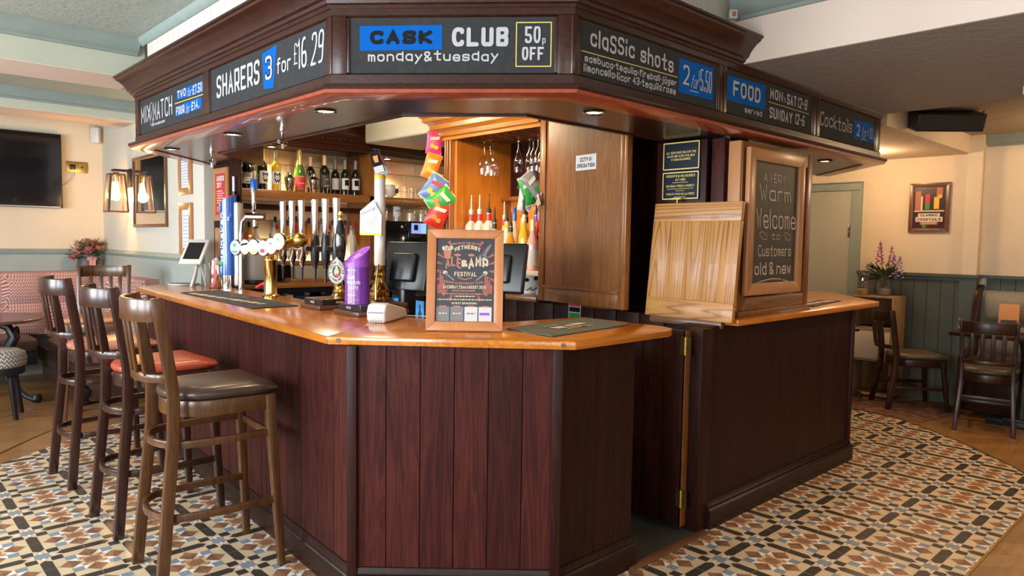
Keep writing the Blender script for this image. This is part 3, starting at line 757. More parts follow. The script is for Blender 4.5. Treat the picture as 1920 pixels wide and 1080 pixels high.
# downlights
def downlight(x, y, z, label, grp):
    t = T('downlight', label, 'light', (x,y,z), 0, grp)
    M().lathe([(.030,.002),(.047,-.001),(.050,-.006),(.044,-.009),(.036,-.006),(.034,0)], 24, cap=False).build('trim_ring', CHROME, t)
    M().lathe([(.034,-.003),(.02,-.0045),(.001,-.005)], 20).build('lens', LAMPG, t)
    spot('downlight_beam', (x,y,z-.03), 16, WARM, 125, None, .8, .03)
for x, y, l in ((1.60,2.93,'recessed spotlight in the canopy underside, nearest the front corner'),(1.60,3.97,'recessed spotlight in the canopy underside above the beer fonts'),(1.60,4.96,'recessed spotlight in the canopy underside above the tablet'),(2.42,2.06,'recessed spotlight in the canopy underside above the bar towel'),(4.83,2.08,'recessed spotlight in the canopy underside beside the chalkboard cabinet')):
    downlight(x, y, 2.02, l, 'canopy spotlights')
# chrome shelf clamps under the canopy
for x, y, l in ((1.72,3.61,'chrome clip hanging from the canopy above the tall beer taps'),(1.84,4.92,'chrome clip hanging from the canopy near the red age sign')):
    t = T('canopy_clip', l, 'clip', (x,y,2.02), .4, 'chrome canopy clips')
    m = M(); m.lathe([(.016,0),(.016,-.008),(.008,-.012),(.007,-.06),(.010,-.065)], 12); m.build('stem', CHROME, t)
    m = M(); m.tube([(-.03,0,-.066),(.03,0,-.066)], .011, 10); m.tube([(0,0,-.07),(.004,0,-.10)], .009, 10); m.tube([(.02,0,-.05),(.025,0,-.085)], .006); m.build('clamp', CHROME, t)

# ---------------------------------------------------------------- six fascia sign boards
def board(i, name, label, fn):
    p, a, w, z0, z1 = SIGNS[i]; t = T(name, label, 'sign', (p.x,p.y,z0), a, 'menu boards on the canopy')
    M().box(0, w, .004, .014, 0, z1-z0).build('board', BOARD, t)
    layers = {}
    h = z1-z0
    class L_:
        def m(s, key, y): 
            if key not in layers: layers[key] = (M(), y)
            return layers[key][0]
        def patch(s, pts, mat='blue', y=.0032): s.m(mat, y).flat([(u*w, v*h) for u, v in pts], y)
        def tx(s, st, u0, u1, v0, v1, wt, mat='white', y=.0020, **k):
            if 'rise' in k: k['rise'] *= h
            if 'wob' in k: k['wob'] *= h
            text(s.m(mat, y), st, u0*w, u1*w, v0*h, v1*h, wt*h, y, **k)
        def ln(s, u0, v0, u1, v1, wt, mat='gold', y=.0026): ribbon(s.m(mat, y), [(u0*w,v0*h),(u1*w,v1*h)], wt*h, y)
    fn(L_())
    mm = {'blue':('blue_patch',BLUE), 'white':('lettering',WHITE), 'gold':('gold_line',GOLD), 'ink':('black_lettering',INK), 'ink2':('lettering',WHITE)}
    for key, (m, y) in layers.items(): m.build(mm[key][0], mm[key][1], t)
def b1(L):
    L.patch([(.62,.62),(.98,.56),(.98,.84),(.62,.84)]); L.patch([(.60,.18),(.96,.18),(.955,.46),(.60,.44)])
    L.tx('MIX', .026, .20, .30, .80, .055); L.tx('&', .192, .25, .16, .82, .018, 'ink2', .0012); L.tx('MATCH', .24, .55, .27, .80, .055); L.tx('BOTTLE BEER*CIDER', .221, .431, .13, .20, .018)
    L.tx('TWO', .63, .755, .63, .84, .045); L.tx('for', .77, .83, .58, .80, .018, slant=.35); L.tx('£7.50', .845, .975, .58, .82, .045)
    L.ln(.59,.53,.985,.50,.022)
    L.tx('FOUR', .608, .73, .20, .42, .045); L.tx('for', .745, .80, .16, .40, .018, slant=.35); L.tx('£14.', .825, .93, .19, .42, .045)
def b2(L):
    L.patch([(.511,.88),(.634,.95),(.603,.09),(.525,.13)])
    L.tx('SHARERS', .076, .492, .27, .80, .075); L.tx('3', .535, .60, .28, .80, .13, 'ink', .0026); L.tx('3', .540, .595, .29, .79, .065)
    L.tx('for', .635, .745, .33, .66, .045); L.tx('£', .765, .793, .40, .82, .03); L.tx('16', .795, .86, .28, .87, .085); L.tx('.', .868, .875, .28, .4, .04); L.tx('29', .885, .968, .26, .88, .05, slant=.12)
def b3(L):
    L.patch([(.0625,.405),(.455,.425),(.455,.866),(.0625,.85)])
    L.tx('CASK', .112, .408, .52, .77, .075, 'ink'); L.tx('CLUB', .502, .768, .475, .82, .085)
    L.tx('monday&tuesday', .102, .722, .215, .40, .030, wob=.012)
    for a in (((.805,.118),(.967,.118)),((.967,.118),(.967,.90)),((.967,.90),(.805,.90)),((.805,.90),(.805,.118))): L.ln(*a[0], *a[1], .02)
    L.tx('50', .845, .918, .53, .83, .075); L.tx('p', .926, .942, .53, .66, .025); L.tx('OFF', .832, .935, .225, .465, .075)
def b4(L):
    L.tx('claSSic', .068, .348, .56, .90, .05, wob=.02); L.tx('shots', .388, .628, .54, .88, .05, wob=.02)
    L.ln(.02,.44,.661,.47,.018)
    L.tx('sambuca*tequila*fireball*jäger', .037, .653, .265, .405, .026, wob=.01); L.tx('limoncello*licor 43*tequila rose', .033, .65, .085, .235, .026, wob=.01)
    L.patch([(.672,.88),(.953,.90),(.957,.19),(.675,.17)])
    L.tx('2', .705, .755, .36, .78, .10, 'ink', .0026); L.tx('2', .705, .755, .36, .78, .055); L.tx('for', .765, .825, .33, .62, .02, slant=.35); L.tx('£', .828, .843, .55, .75, .02); L.tx('5.50', .845, .942, .32, .80, .10, 'ink', .0026); L.tx('5.50', .845, .942, .32, .80, .05)
    L.ln(.762,.27,.83,.27,.02,'white',.002)
def b5(L):
    L.patch([(.004,.85),(.414,.90),(.418,.30),(.010,.29)])
    L.tx('FOOD', .075, .36, .42, .78, .13, 'ink', .0026); L.tx('FOOD', .075, .36, .42, .78, .07); L.tx('served', .197, .383, .11, .26, .025)
    L.tx('MON', .466, .612, .62, .88, .05); L.tx('to', .622, .65, .63, .78, .015); L.tx('SAT', .664, .78, .60, .88, .05); L.tx('12-8', .795, .918, .60, .88, .045, slant=.1)
    L.ln(.454,.53,.95,.52,.016)
    L.tx('SUNDAY', .466, .738, .14, .42, .05); L.tx('12-6', .768, .895, .155, .44, .045, slant=.1)
def b6(L):
    L.tx('Cocktails', .02, .556, .33, .72, .042, wob=.03)
    L.patch([(.589,.77),(.975,.80),(.985,.22),(.594,.19)])
    L.tx('2', .645, .70, .30, .66, .055); L.tx('for', .735, .82, .30, .62, .02, slant=.3); L.tx('£', .845, .87, .40, .58, .02); L.tx('10.', .885, .965, .32, .67, .055); L.ln(.735,.25,.83,.25,.02,'white',.002)
for i, (l, f) in enumerate((('black canopy board lettered MIX & MATCH in white', b1),('black canopy board lettered SHARERS 3 for £16.29',b2),('black canopy board lettered CASK CLUB on blue, 50p off',b3),('black canopy board lettered classic shots, 2 for £5.50',b4),('black canopy board lettered FOOD served, with opening hours',b5),('black canopy board lettered Cocktails 2 for £10',b6))):
    board(i, 'sign_board', l, f)
# ---------------------------------------------------------------- bar stools and chairs
def arc(x0, w, dep, n=9, z=0):       # bow from (x0,-w) to (x0,w) bulging to -x by dep
    return [(x0-dep*math.cos(PI/2*(2*i/(n-1)-1)), w*math.sin(PI/2*(2*i/(n-1)-1)), z) for i in range(n)]
def chair_parts(t, wd, seatm, sh, bt, hoop=True):
    """sh seat-frame top height, bt back top height; faces +x"""
    # front legs
    for s in (1,-1):
        M().bar((.185,s*.185,sh-.005), (.225,s*.215,0), .042,.042,.030,.030, up=(1,0,0)).build('leg', wd, t, .003)
        m = M(); m.strip([(-.265,s*.195,.0),(-.232,s*.182,sh*.45),(-.205,s*.172,sh*.80),(-.200,s*.170,sh+.02),(-.212,s*.172,sh+.12),(-.245,s*.178,bt-.10),(-.262,s*.182,bt)], .030,.046, up=(1,0,0)); m.build('leg', wd, t, .004)
    # seat frame: rounded at the back
    out = [(.215,-.215),(.225,-.18),(.225,.18),(.215,.215),(-.02,.205)]+[(-.06-.145*math.sin(PI/2*k/6), .200*math.cos(PI/2*k/6)) for k in range(7)][0:0]
    n = 8; outl = [(.205,.205),(.205,-.205)]+[(-.05-.16*math.sin(PI*k/n), -.195*math.cos(PI*k/n)) for k in range(n+1)]
    M().prism(outl, sh-.068, sh).build('seat_frame', wd, t, .006)
    cu = M(); prof = [(.93,sh-.002),(1.035,sh+.012),(1.04,sh+.026),(1.0,sh+.042),(.85,sh+.052),(.5,sh+.058)]
    k = len(outl); ol = []
    for i in range(k):      # round the front corners a little
        ol.append(outl[i])
    dense = []
    for i in range(k):
        a, b = ol[i], ol[(i+1) % k]
        for q in range(3): dense.append((a[0]+(b[0]-a[0])*q/3, a[1]+(b[1]-a[1])*q/3))
    k = len(dense); cx = .01; vs = []; fs = []
    for sc, z in prof:
        for x, y in dense: vs.append((cx+(x-cx)*sc, y*sc, z))
    vs.append((cx,0,prof[-1][1]+.001))
    for j in range(len(prof)-1):
        for i in range(k): fs.append((j*k+i, j*k+(i+1) % k, (j+1)*k+(i+1) % k, (j+1)*k+i))
    for i in range(k): fs.append(((len(prof)-1)*k+i, (len(prof)-1)*k+(i+1) % k, len(vs)-1))
    fs.append(tuple(range(k-1,-1,-1)))
    cu.add(vs, fs); cu.build('seat_cushion', seatm, t, ang=60)
    # back rails (steam-bent) and slats
    top = bt-.05; lo = sh+.105
    def bow(z, n=11): 
        f = (z-sh)/(bt-sh); return arc(-.205-.055*f, .165+.013*f, .085, n, z)
    m = M(); m.strip([(x,y,top) for x,y,z in bow(top)], .020, .092); m.build('top_rail', wd, t, .005)
    m = M(); m.strip([(x,y,lo) for x,y,z in bow(lo)], .018, .034); m.build('lower_rail', wd, t, .004)
    for q in (-.6,-.2,.2,.6):
        def at(z): 
            f = (z-sh)/(bt-sh); th = math.asin(q); return (-.205-.055*f-.085*math.cos(th), (.165+.013*f)*q, z)
        M().bar(at(lo+.01), at(top-.035), .030, .013, up=(1,0,0)).build('slat', wd, t, .003)
    if hoop:
        for z, ex in ((.30,.012),(.60,0)):
            f = (1-z/sh); wv = .188+.030*f; xb = -.19-.045*f
            pts = [(.20,s_,z) for s_ in (wv-.012,)]+[(0,wv-.004,z)]+[(xb+.06-.11*math.sin(PI*k/10), (wv-.02)*math.cos(PI*k/10), z) for k in range(11)]+[(0,-wv+.004,z),(.20,-wv+.012,z)]
            M().strip(pts, .020, .032).build('foot_hoop', wd, t, .004)
        M().bar((.205,-.19,.585), (.205,.19,.585), .018, .030).build('stretcher', wd, t, .003)
    else:
        m = M(); 
        for s in (1,-1): M().bar((.20,s*.20,.20), (-.235,s*.18,.20), .018,.028).build('stretcher', wd, t, .003)
        M().bar((0,-.19,.20), (0,.19,.20), .016,.026).build('stretcher', wd, t, .003)
        M().bar((-.22,-.18,.27), (-.22,.18,.27), .016,.028).build('stretcher', wd, t, .003)
def stool(label, x, y, rz, wd, seatm):
    t = T('bar_stool', label, 'bar stool', (x,y,0), rz, 'slat-back bar stools along the counter')
    chair_parts(t, wd, seatm, .775, 1.205); return t
s1 = stool('brown wooden bar stool with dark brown leather seat, nearest to the counter corner', 1.165, 3.155, math.radians(-3), STOOL_B, LEATH)
m = M(); m.box(.213,.219,.196,.212,.36,.395); m.build('size_sticker', CREAMT, s1, loc=(0,0,0))
s2 = stool('reddish dark bar stool with red-orange vinyl seat, middle of the row', 1.175, 3.89, math.radians(2), STOOL_R, LEATH_R)
s3 = stool('reddish dark bar stool with coral tan seat, beside the navy bar runner', 1.165, 4.80, math.radians(3), STOOL_R, LEATH_C)
s4 = stool('brown bar stool with tan seat standing past the far end of the counter', 1.47, 6.30, math.radians(-112), STOOL_B, LEATH_T)
def dchair(label, x, y, rz):
    t = T('dining_chair', label, 'chair', (x,y,0), rz, 'slat-back dining chairs'); chair_parts(t, CHAIRW, SEATG, .455, .885, False); return t
dchair('dark slat-back dining chair with olive seat, side-on beside the small shelf unit', 7.05, 2.17, math.radians(-50))
dchair('dark slat-back dining chair seen from behind, pulled up to the table with the menu card', 6.72, 1.50, math.radians(10))
# right-hand table
t = T('pub_table', 'dark square pub table with cast pedestal, beside the grey tufted bench', 'table', (6.93,1.30,0))
M().box(-.22,.22,-.34,.50,.72,.752).build('table_top', CHAIRW, t, .006)
M().lathe([(.045,.06),(.04,.2),(.03,.35),(.03,.6),(.05,.70),(.05,.72)], 16).build('column', IRON, t)
m = M(); m.box(-.09,.09,-.045,.045,0,.05); m.box(-.045,.045,-.24,.24,0,.052); m.box(-.08,.08,-.12,.12,.03,.075); m.build('base', IRON, t, .006)
# grey tufted bench against the right wall
t = T('tufted_bench', 'grey button-tufted bench seat against the dark green panelling', 'bench', (7.42,1.1,0))
m = M()
for k in range(3):
    for j in range(2):
        y1 = .66-k*.42; z0 = .50+j*.28
        vs = []; fs = []; n = 9
        for a in range(n):
            for b in range(n):
                u = a/(n-1)*2-1; v = b/(n-1)*2-1; bul = (1-u*u)*(1-v*v)
                vs.append((.06-.085*bul**.5, y1-.21-.21*u, z0+.14+.14*v))
        for a in range(n-1):
            for b in range(n-1): fs.append((a*n+b, a*n+b+1, (a+1)*n+b+1, (a+1)*n+b))
        m.add(vs, fs)
m.box(.05,.13,-.62,.66,.42,1.07); m.build('back_cushion', GREYF, t, ang=60)
m = M(); m.box(-.42,.06,-.62,.66,.36,.50); m.build('seat_cushion', SEATG, t, .03)
m = M(); m.box(-.40,.13,-.6,.64,.05,.36); m.build('base', CHAIRW, t, .01)
m = M(); m.strip([(-.38,.675,.05),(-.38,.675,.5),(-.05,.675,.56),(-.02,.675,.95),(.05,.675,1.09),(.10,.675,1.10)], .05,.06, up=(0,1,0)); m.build('end_frame', CHAIRW, t, .012)
t = T('menu_holder', 'orange menu card standing in a wooden block on the right-side table', 'menu', (6.98,1.44,.752), math.radians(-68))
m = M(); m.box(-.07,.07,-.006,.006,.0,.24); m.build('card', CARD_O, t, .001)
m = M(); m.box(-.055,.055,-.016,-.008,0,.11); m.build('front_card', CHALKB, t, .001)
m = M(); scribble(m, -.035,.035,.075,.004,0,-.0175); ribbon(m, [(-.012,.04),(-.004,.065)], .004, -.0175); ribbon(m, [(.004,.04),(.014,.065),(.02,.045)], .004, -.0175); m.build('lettering', CREAMT, t)
M().box(-.075,.075,-.025,.025,-.0,.02).build('block', DARKFR, t, .003)
t = T('tea_cruet', 'small glass cruet on the right-side table edge', 'cruet', (6.93,1.78,.752))
M().lathe([(.022,0),(.024,.05),(.014,.07),(.014,.075)], 14).build('jar', GLASS, t); M().lathe([(.016,.075),(.016,.09),(.006,.095)], 14).build('cap', CHROME, t)
# banquettes on the left, zigzag cloth backs and leather seats
def tuft_back(m, p, q, z0, z1, bul, nx, nz):
    p = Vector(p); q = Vector(q); d = (q-p)/nx; n = Vector((d.y,-d.x)).normalized(); r = 7
    for i in range(nx):
        for j in range(nz):
            vs = []; fs = []
            for a in range(r):
                for b in range(r):
                    u = a/(r-1)*2-1; v = b/(r-1)*2-1; k = ((1-u*u)*(1-v*v*.9))**.45*bul
                    c = p+d*(i+(u+1)/2)+n*k; vs.append((c.x,c.y,z0+(z1-z0)*(j+(v+1)/2)/nz))
            for a in range(r-1):
                for b in range(r-1): fs.append((a*r+b,(a+1)*r+b,(a+1)*r+b+1,a*r+b+1))
            m.add(vs, fs)
def turned_leg(x, y, t, o):
    m = M().lathe([(.038,0),(.045,.012),(.05,.03),(.034,.045),(.04,.06),(.055,.09),(.058,.12),(.045,.15),(.034,.16),(.05,.17),(.05,.185),(.038,.2)], 18, (x-o[0],y-o[1],0)); return m.build('turned_leg', IRON, t)
o = (.3,8.3)
t = T('banquette', 'long banquette under the television with red and cream zigzag tufted back', 'bench', (o[0],o[1],0))
m = M(); m.box(-1.9,1.78,.20,.44,.44,1.07); tuft_back(m, (-1.9,.21), (1.6,.21), .45, 1.06, .075, 9, 2); m.build('tufted_back', CHEV, t, ang=65)
m = M(); m.box(-1.9,1.03,-.38,.20,.34,.47); m.build('seat', BANQL, t, .035, 3)
m = M(); m.box(-1.9,1.02,-.36,.2,.22,.34); m.build('seat_rail', IRON, t, .006)
for x in (-.9,.15,1.22): turned_leg(x, 8.0, t, (0,o[1]))
for i in range(2, 9):
    for z in (.755,):
        M().lathe([(.016,0),(.014,.006),(.002,.010)], 10).xf(Matrix.Translation((-1.9+.389*i,.20,z)) @ Matrix.Rotation(PI/2,4,'X')).build('button', CHEV, t)
o2 = (1.75,7.35)
t2 = T('banquette', 'leather corner banquette along the lamp wall with turned front leg', 'bench', (o2[0],o2[1],0))
m = M(); m.box(.20,.34,-.55,1.12,.44,1.06); tuft_back(m, (.205,.85), (.205,-.55), .45, 1.05, .07, 4, 2); m.build('tufted_back', CHEV, t2, ang=65)
m = M(); m.box(-.35,.20,-.55,.62,.33,.47); m.build('seat', BANQL, t2, .045, 3)
m = M(); m.box(-.34,.34,-.53,1.12,.2,.34); m.box(-.3,.34,-.50,1.12,.02,.2); m.build('seat_rail', BANQL, t2, .006)
for x, y in ((-.29,-.49),(.25,-.49)): turned_leg(o2[0]+x, o2[1]+y, t2, o2)
# round table with ornate iron leg, and low upholstered stool
t = T('round_table', 'round dark wooden table on an ornate cast iron leg, left of the stools', 'table', (.82,7.35,0))
M().lathe([(.44,.715),(.465,.722),(.465,.738),(.455,.745)], 48).build('table_top', wood('table_mahogany',(.05,.018,.012),(.11,.04,.025),(.16,.07,.04),'x',1,.25,.4), t)
for k, a in enumerate((-.35, 1.75, 3.85)):
    m = M(); c, s = math.cos(a), math.sin(a)
    P = [(.10,.70),(.20,.66),(.24,.58),(.19,.48),(.15,.40),(.16,.28),(.22,.15),(.32,.06),(.38,.03)]
    m.tube([(r*c,r*s,z) for r, z in P], [.02,.035,.045,.05,.035,.026,.024,.026,.034], 10)
    m.lathe([(.03,-.03),(.045,0),(.03,.035)], 12, (.39*c,.39*s,.035)); m.tube([(.26*c-.06*s*math.sin(q*PI/4),.26*s+.06*c*math.sin(q*PI/4),.60+.06*math.cos(q*PI/4)) for q in range(9)], .012, 6)
    m.build('iron_leg', IRON, t)
t = T('low_stool', 'low stool with grey zigzag cushion beside the round table', 'stool', (.86,6.80,0))
a = N('grey_zigzag_cloth'); tc = a.n('ShaderNodeTexCoord'); sp = a.n('ShaderNodeSeparateXYZ'); a.l(tc.outputs['Object'], sp.inputs[0])
tri = a.math('PINGPONG', a.math('MULTIPLY', a.math('ADD', sp.outputs[0], sp.outputs[1]), 26), .5); kk = a.math('GREATER_THAN', a.math('FRACT', a.math('ADD', a.math('MULTIPLY', sp.outputs[2], 30), a.math('MULTIPLY', tri, 1.6))), .5)
a.l(a.mix(kk, (.10,.09,.075), (.50,.46,.38)), a.b.inputs['Base Color']); a.set(Roughness=.9); CHEVG = a.m
M().lathe([(.17,.40),(.195,.42),(.20,.47),(.19,.52),(.15,.54),(.02,.548)], 28).build('cushion', CHEVG, t)
M().lathe([(.18,.35),(.185,.36),(.185,.405),(.17,.41)], 28).build('seat_ring', IRON, t)
for k in range(4):
    c, s = math.cos(k*PI/2+.5), math.sin(k*PI/2+.5); M().bar((.14*c,.14*s,.36), (.19*c,.19*s,0), .036,.036,.028,.028, up=(c,s,0)).build('leg', IRON, t, .003)
# ---------------------------------------------------------------- back bar and gantry inside the island
def BB(t):
    lx, ly, lz = t.location
    def f(m, *a, **k): ob = m.build(*a, **k); ob.location = (-lx,-ly,-lz); return ob
    return f
t = T('back_bar', 'oak back bar with bottle shelf, lit lower ledge and worktop behind the taps', 'back bar', (2.8,5.7,0)); B = BB(t)
m = M(); m.box(2.24,4.35,5.50,5.90,1.795,1.83); m.box(2.24,4.35,5.49,5.52,1.765,1.832); B(m, 'bottle_shelf', BACKBAR, t, .003)
m = M(); m.box(2.60,3.45,5.56,5.90,1.225,1.262); m.box(2.24,2.60,5.775,5.90,1.225,1.262); B(m, 'lower_ledge', BACKBAR, t, .003)
m = M(); m.box(2.24,4.5,5.42,5.95,1.045,1.085); B(m, 'worktop', BACKBAR, t, .004)
m = M(); m.box(2.61,3.43,5.60,5.88,1.262,1.268); B(m, 'ledge_light', LEDW, t)
m = M()
for r in range(6):
    for c in range(8):
        x0 = 2.24+c*.30-(r % 2)*.15; m.box(max(x0+.002,2.24), min(x0+.298,4.5), 5.885,5.90, 1.28+r*.16+.002, 1.28+r*.16+.158)
B(m, 'wall_tiling', TILEW, t, .001)
m = M(); m.box(2.24,4.5,5.90,5.95,1.0,2.30); B(m, 'back_board', BACKBAR, t)
m = M(); m.box(3.43,3.475,5.49,5.90,1.085,2.26); B(m, 'upright', OAK, t, .002)
m = M(); m.box(2.18,2.24,5.45,5.95,0,2.35); B(m, 'end_upright', MAHOG_D, t, .003)
m = M(); m.box(2.24,4.5,5.55,5.95,2.20,2.24); B(m, 'shelf_ceiling', CANOPY, t)
m = M(); m.sweep([(4.5,5.50),(2.05,5.50)], [(0,2.20),(.01,2.20),(.015,2.23),(.035,2.245),(.04,2.27),(.075,2.31),(.085,2.33),(.085,2.345),(0,2.345)])
for k in range(44): m.box(2.10+k*.052, 2.10+k*.052+.026, 5.44,5.48,2.282,2.302)
B(m, 'dentil_cornice', CANOPY, t)
m = M(); m.box(2.05,4.5,5.48,5.55,2.22,2.72); 
for k in range(5): m.box(2.12+k*.45,2.12+k*.45+.36,5.465,5.48,2.40,2.64)
B(m, 'upper_panelling', CANOPY, t, .004)
m = M(); m.box(2.24,4.5,5.50,5.9,.08,1.045); B(m, 'cabinet_carcass', BLACK, t)
m = M(); m.box(2.24,3.46,5.60,5.63,1.675,1.72); B(m, 'pelmet', CANOPY, t)
for x, y, z, l in ((2.60,5.66,2.197,'small spotlight above the wine bottles'),(3.72,5.66,2.197,'small spotlight above the coffee cups')):
    d = T('shelf_spotlight', l, 'light', (x,y,z)); M().lathe([(.025,.003),(.04,0),(.04,-.006),(.028,-.006)], 20, cap=False).build('trim_ring', CHROME, d); M().lathe([(.028,-.001),(.001,-.004)], 18).build('lens', LAMPG, d)
    spot('shelf_beam', (x,y,z-.03), 30, (1,.76,.40), 140, None, .8, .03)
for i, (a, b_) in enumerate(((2.44,2.86),(2.90,3.32))):
    f = T('bottle_fridge', ('under-counter glass-fronted bottle fridge left of the purple tin','under-counter glass-fronted bottle fridge behind the beer pumps')[i], 'fridge', ((a+b_)/2,5.475,.1), 0, 'bottle fridges'); w = (b_-a)/2
    m = M(); m.box(-w,w,-.02,.02,0,.06); m.box(-w,w,-.02,.02,.83,.90); m.box(-w,-w+.035,-.02,.02,0,.9); m.box(w-.035,w,-.02,.02,0,.9); m.build('door_frame', BLACKG, f, .003)
    M().box(-w+.035,w-.035,.0,.005,.06,.83).build('glass', GLASSB, f); M().box(-w+.03,w-.03,.018,.02,.06,.83).build('light_panel', FRIDGE, f)
    m = M(); m.box(-.03,.03,-.024,-.02,.86,.885); m.build('maker_plate', STEEL, f)
# lettered frosted fridge contents: rows of cans
for k in range(14):
    c = M().lathe([(.026,0),(.03,.006),(.03,.105),(.024,.115)], 12).build('drink_can', (AQUA,CLEARS,TEAL,BLUESP)[k % 4]); c.location = (2.50+(k % 7)*.052+(k//7)*.46, 5.485, .80); c.scale = (.3,.12,1)
    c.scale = (.62,.15,1); tag(c, 'small can in the lit fridge under the back bar', 'can', 'cans in the lit fridge')
# white bulkhead box over the back bar
m = M(); m.prism([(3.30,5.37),(3.30,4.40),(3.9,4.40),(3.9,5.37)], 2.265, 2.735); tag(m.build('ceiling_duct', UPST, None, .02, 3), 'white boxed duct above the back bar beside the amber oak cornice', 'duct')

point('servery_fill', (2.55,4.55,2.42), 22, (1,.80,.55), .10)  # unseen fill light, added to brighten the duct, gantry and back bar
# ---- gantry: amber oak bottle niche with cornice, facing the left counter
t = T('bottle_gantry', 'amber oak bottle gantry with stepped cornice and orange lining', 'cabinet', (3.4,3.6,0)); B = BB(t)
m = M(); m.box(3.30,3.88,4.16,4.245,1.07,2.24); B(m, 'side_pilaster', OAK, t, .004)
m = M(); m.box(3.285,3.30,4.165,4.185,1.07,2.2); m.box(3.285,3.30,4.20,4.215,1.07,2.2); m.box(3.285,3.30,4.225,4.24,1.07,2.2); B(m, 'reeding', OAK, t, .004)
m = M(); m.box(3.32,3.88,4.13,4.16,1.07,2.24); B(m, 'side_lining', ORANGEW, t)
m = M(); m.box(3.87,3.89,2.5,4.16,1.07,1.80); B(m, 'back_panel', ORNW, t)
m = M(); m.box(3.86,3.89,2.5,4.16,1.80,2.24); B(m, 'back_upper', MAHOG_D, t)
m = M(); m.box(3.76,3.88,2.5,4.13,1.76,1.785); B(m, 'back_shelf', CABW, t, .002)
m = M(); m.box(3.30,3.88,3.25,4.13,1.225,1.255); B(m, 'bottle_ledge', LEDW if False else LABELC, t, .002)
m = M(); m.box(3.28,3.88,3.25,4.16,1.055,1.09); B(m, 'base_shelf', CABW, t, .003)
m = M(); m.box(3.32,3.88,3.24,4.13,2.215,2.24); B(m, 'niche_ceiling', OAKX, t)
m = M(); m.sweep([(3.88,4.245),(3.30,4.245),(3.30,3.23)][::-1], [(0,2.185),(.02,2.185),(.022,2.205),(.045,2.212),(.048,2.240),(.062,2.252),(.085,2.262),(.088,2.292),(.10,2.305),(.125,2.318),(.128,2.345),(.145,2.352),(.145,2.372),(0,2.385)]); B(m, 'cornice', OAKX, t, ang=22)
m = M(); m.box(3.34,3.78,2.10,4.245,0,1.05); 
for k in range(12): m.box(3.325,3.34,2.12+k*.17,2.12+k*.17+.163,0,1.05)
B(m, 'lower_panelling', MAHOG_D, t, .002)
for i in range(7):
    y = 2.75+i*.2
spot('gantry_beam', (3.45,3.75,2.17), 16, (1,.62,.25), 150, (3.62,3.7,1.2), .8, .05)
spot("gantry_beam", (2.45,3.55,2.30), 55, (1,.66,.30), 100, (3.4,3.7,1.9), .8, .05)
# open oak shutter door with notices and keys
t = T('shutter_door', 'tall amber oak cupboard door standing open, with CCTV sticker', 'door', (3.275,3.215,1.075), math.radians(-97.6))
W_ = .785
m = M()
xs = [.055,.27,.50,.73]
for a, b in zip(xs, xs[1:]): m.box(a, b, -.004, .016, .10, 1.24)
m.build('door_panel', CABW, t)
for a, b in ((0,.055),(W_-.055,W_-.02)): M().box(a,b,-.016,.02,0,1.24).build('stile', CABW, t, .002)
m = M(); m.box(.055,W_-.055,-.012,.02,0,.085); m.box(.055,W_-.055,-.02,-.004,.085,.10); m.build('bottom_rail', CABW, t, .002)
m = M(); m.box(W_-.02,W_,-.018,.022,0,1.24); m.build('lipping', OAK, t, .002)
s = T('notice_sticker', 'white CCTV IN OPERATION sticker on the oak cupboard door', 'sticker', t.matrix_basis @ Vector((.43,-.005,.80)), math.radians(-97.6))
M().slab([(-.09,0),(.09,0),(.09,.09),(-.09,.09)], -.001, .0008).build('sheet', LABELW, s)
m = M(); text(m, 'CCTV IN', -.052,.052,.05,.074,.0045,-.0016); text(m, 'OPERATION', -.078,.078,.014,.038,.0045,-.0016); m.build('lettering', INK, s)
s = T('key_bunch', 'bunch of keys hanging from the oak cupboard door lock', 'keys', t.matrix_basis @ Vector((.02,-.02,.66)), math.radians(-97.6))
m = M(); m.tube([(.0,-.012,.02),(.005,-.02,.03),(.012,-.012,.02),(.005,-.01,.01),(0,-.012,.02)], .003); m.build('ring', CHROME, s)
for k in range(6):
    m = M(); a = -.5+k*.2; m.bar((.006,-.016-k*.003,.012), (.006+.07*math.sin(a),-.016-k*.003,.012-.07*math.cos(a)), .010,.002, up=(0,1,0)); m.disc(.006+.012*math.sin(a), .012-.012*math.cos(a), .012, -.0165-k*.003); m.build('key', (STEEL,BRASS_O)[k % 3 == 1], s)
M().lathe([(.013,0),(.013,.004)], 14).xf(Matrix.Translation((.01,-.005,.015)) @ Matrix.Rotation(PI/2,4,'X')).build('lock_plate', STEEL, s)
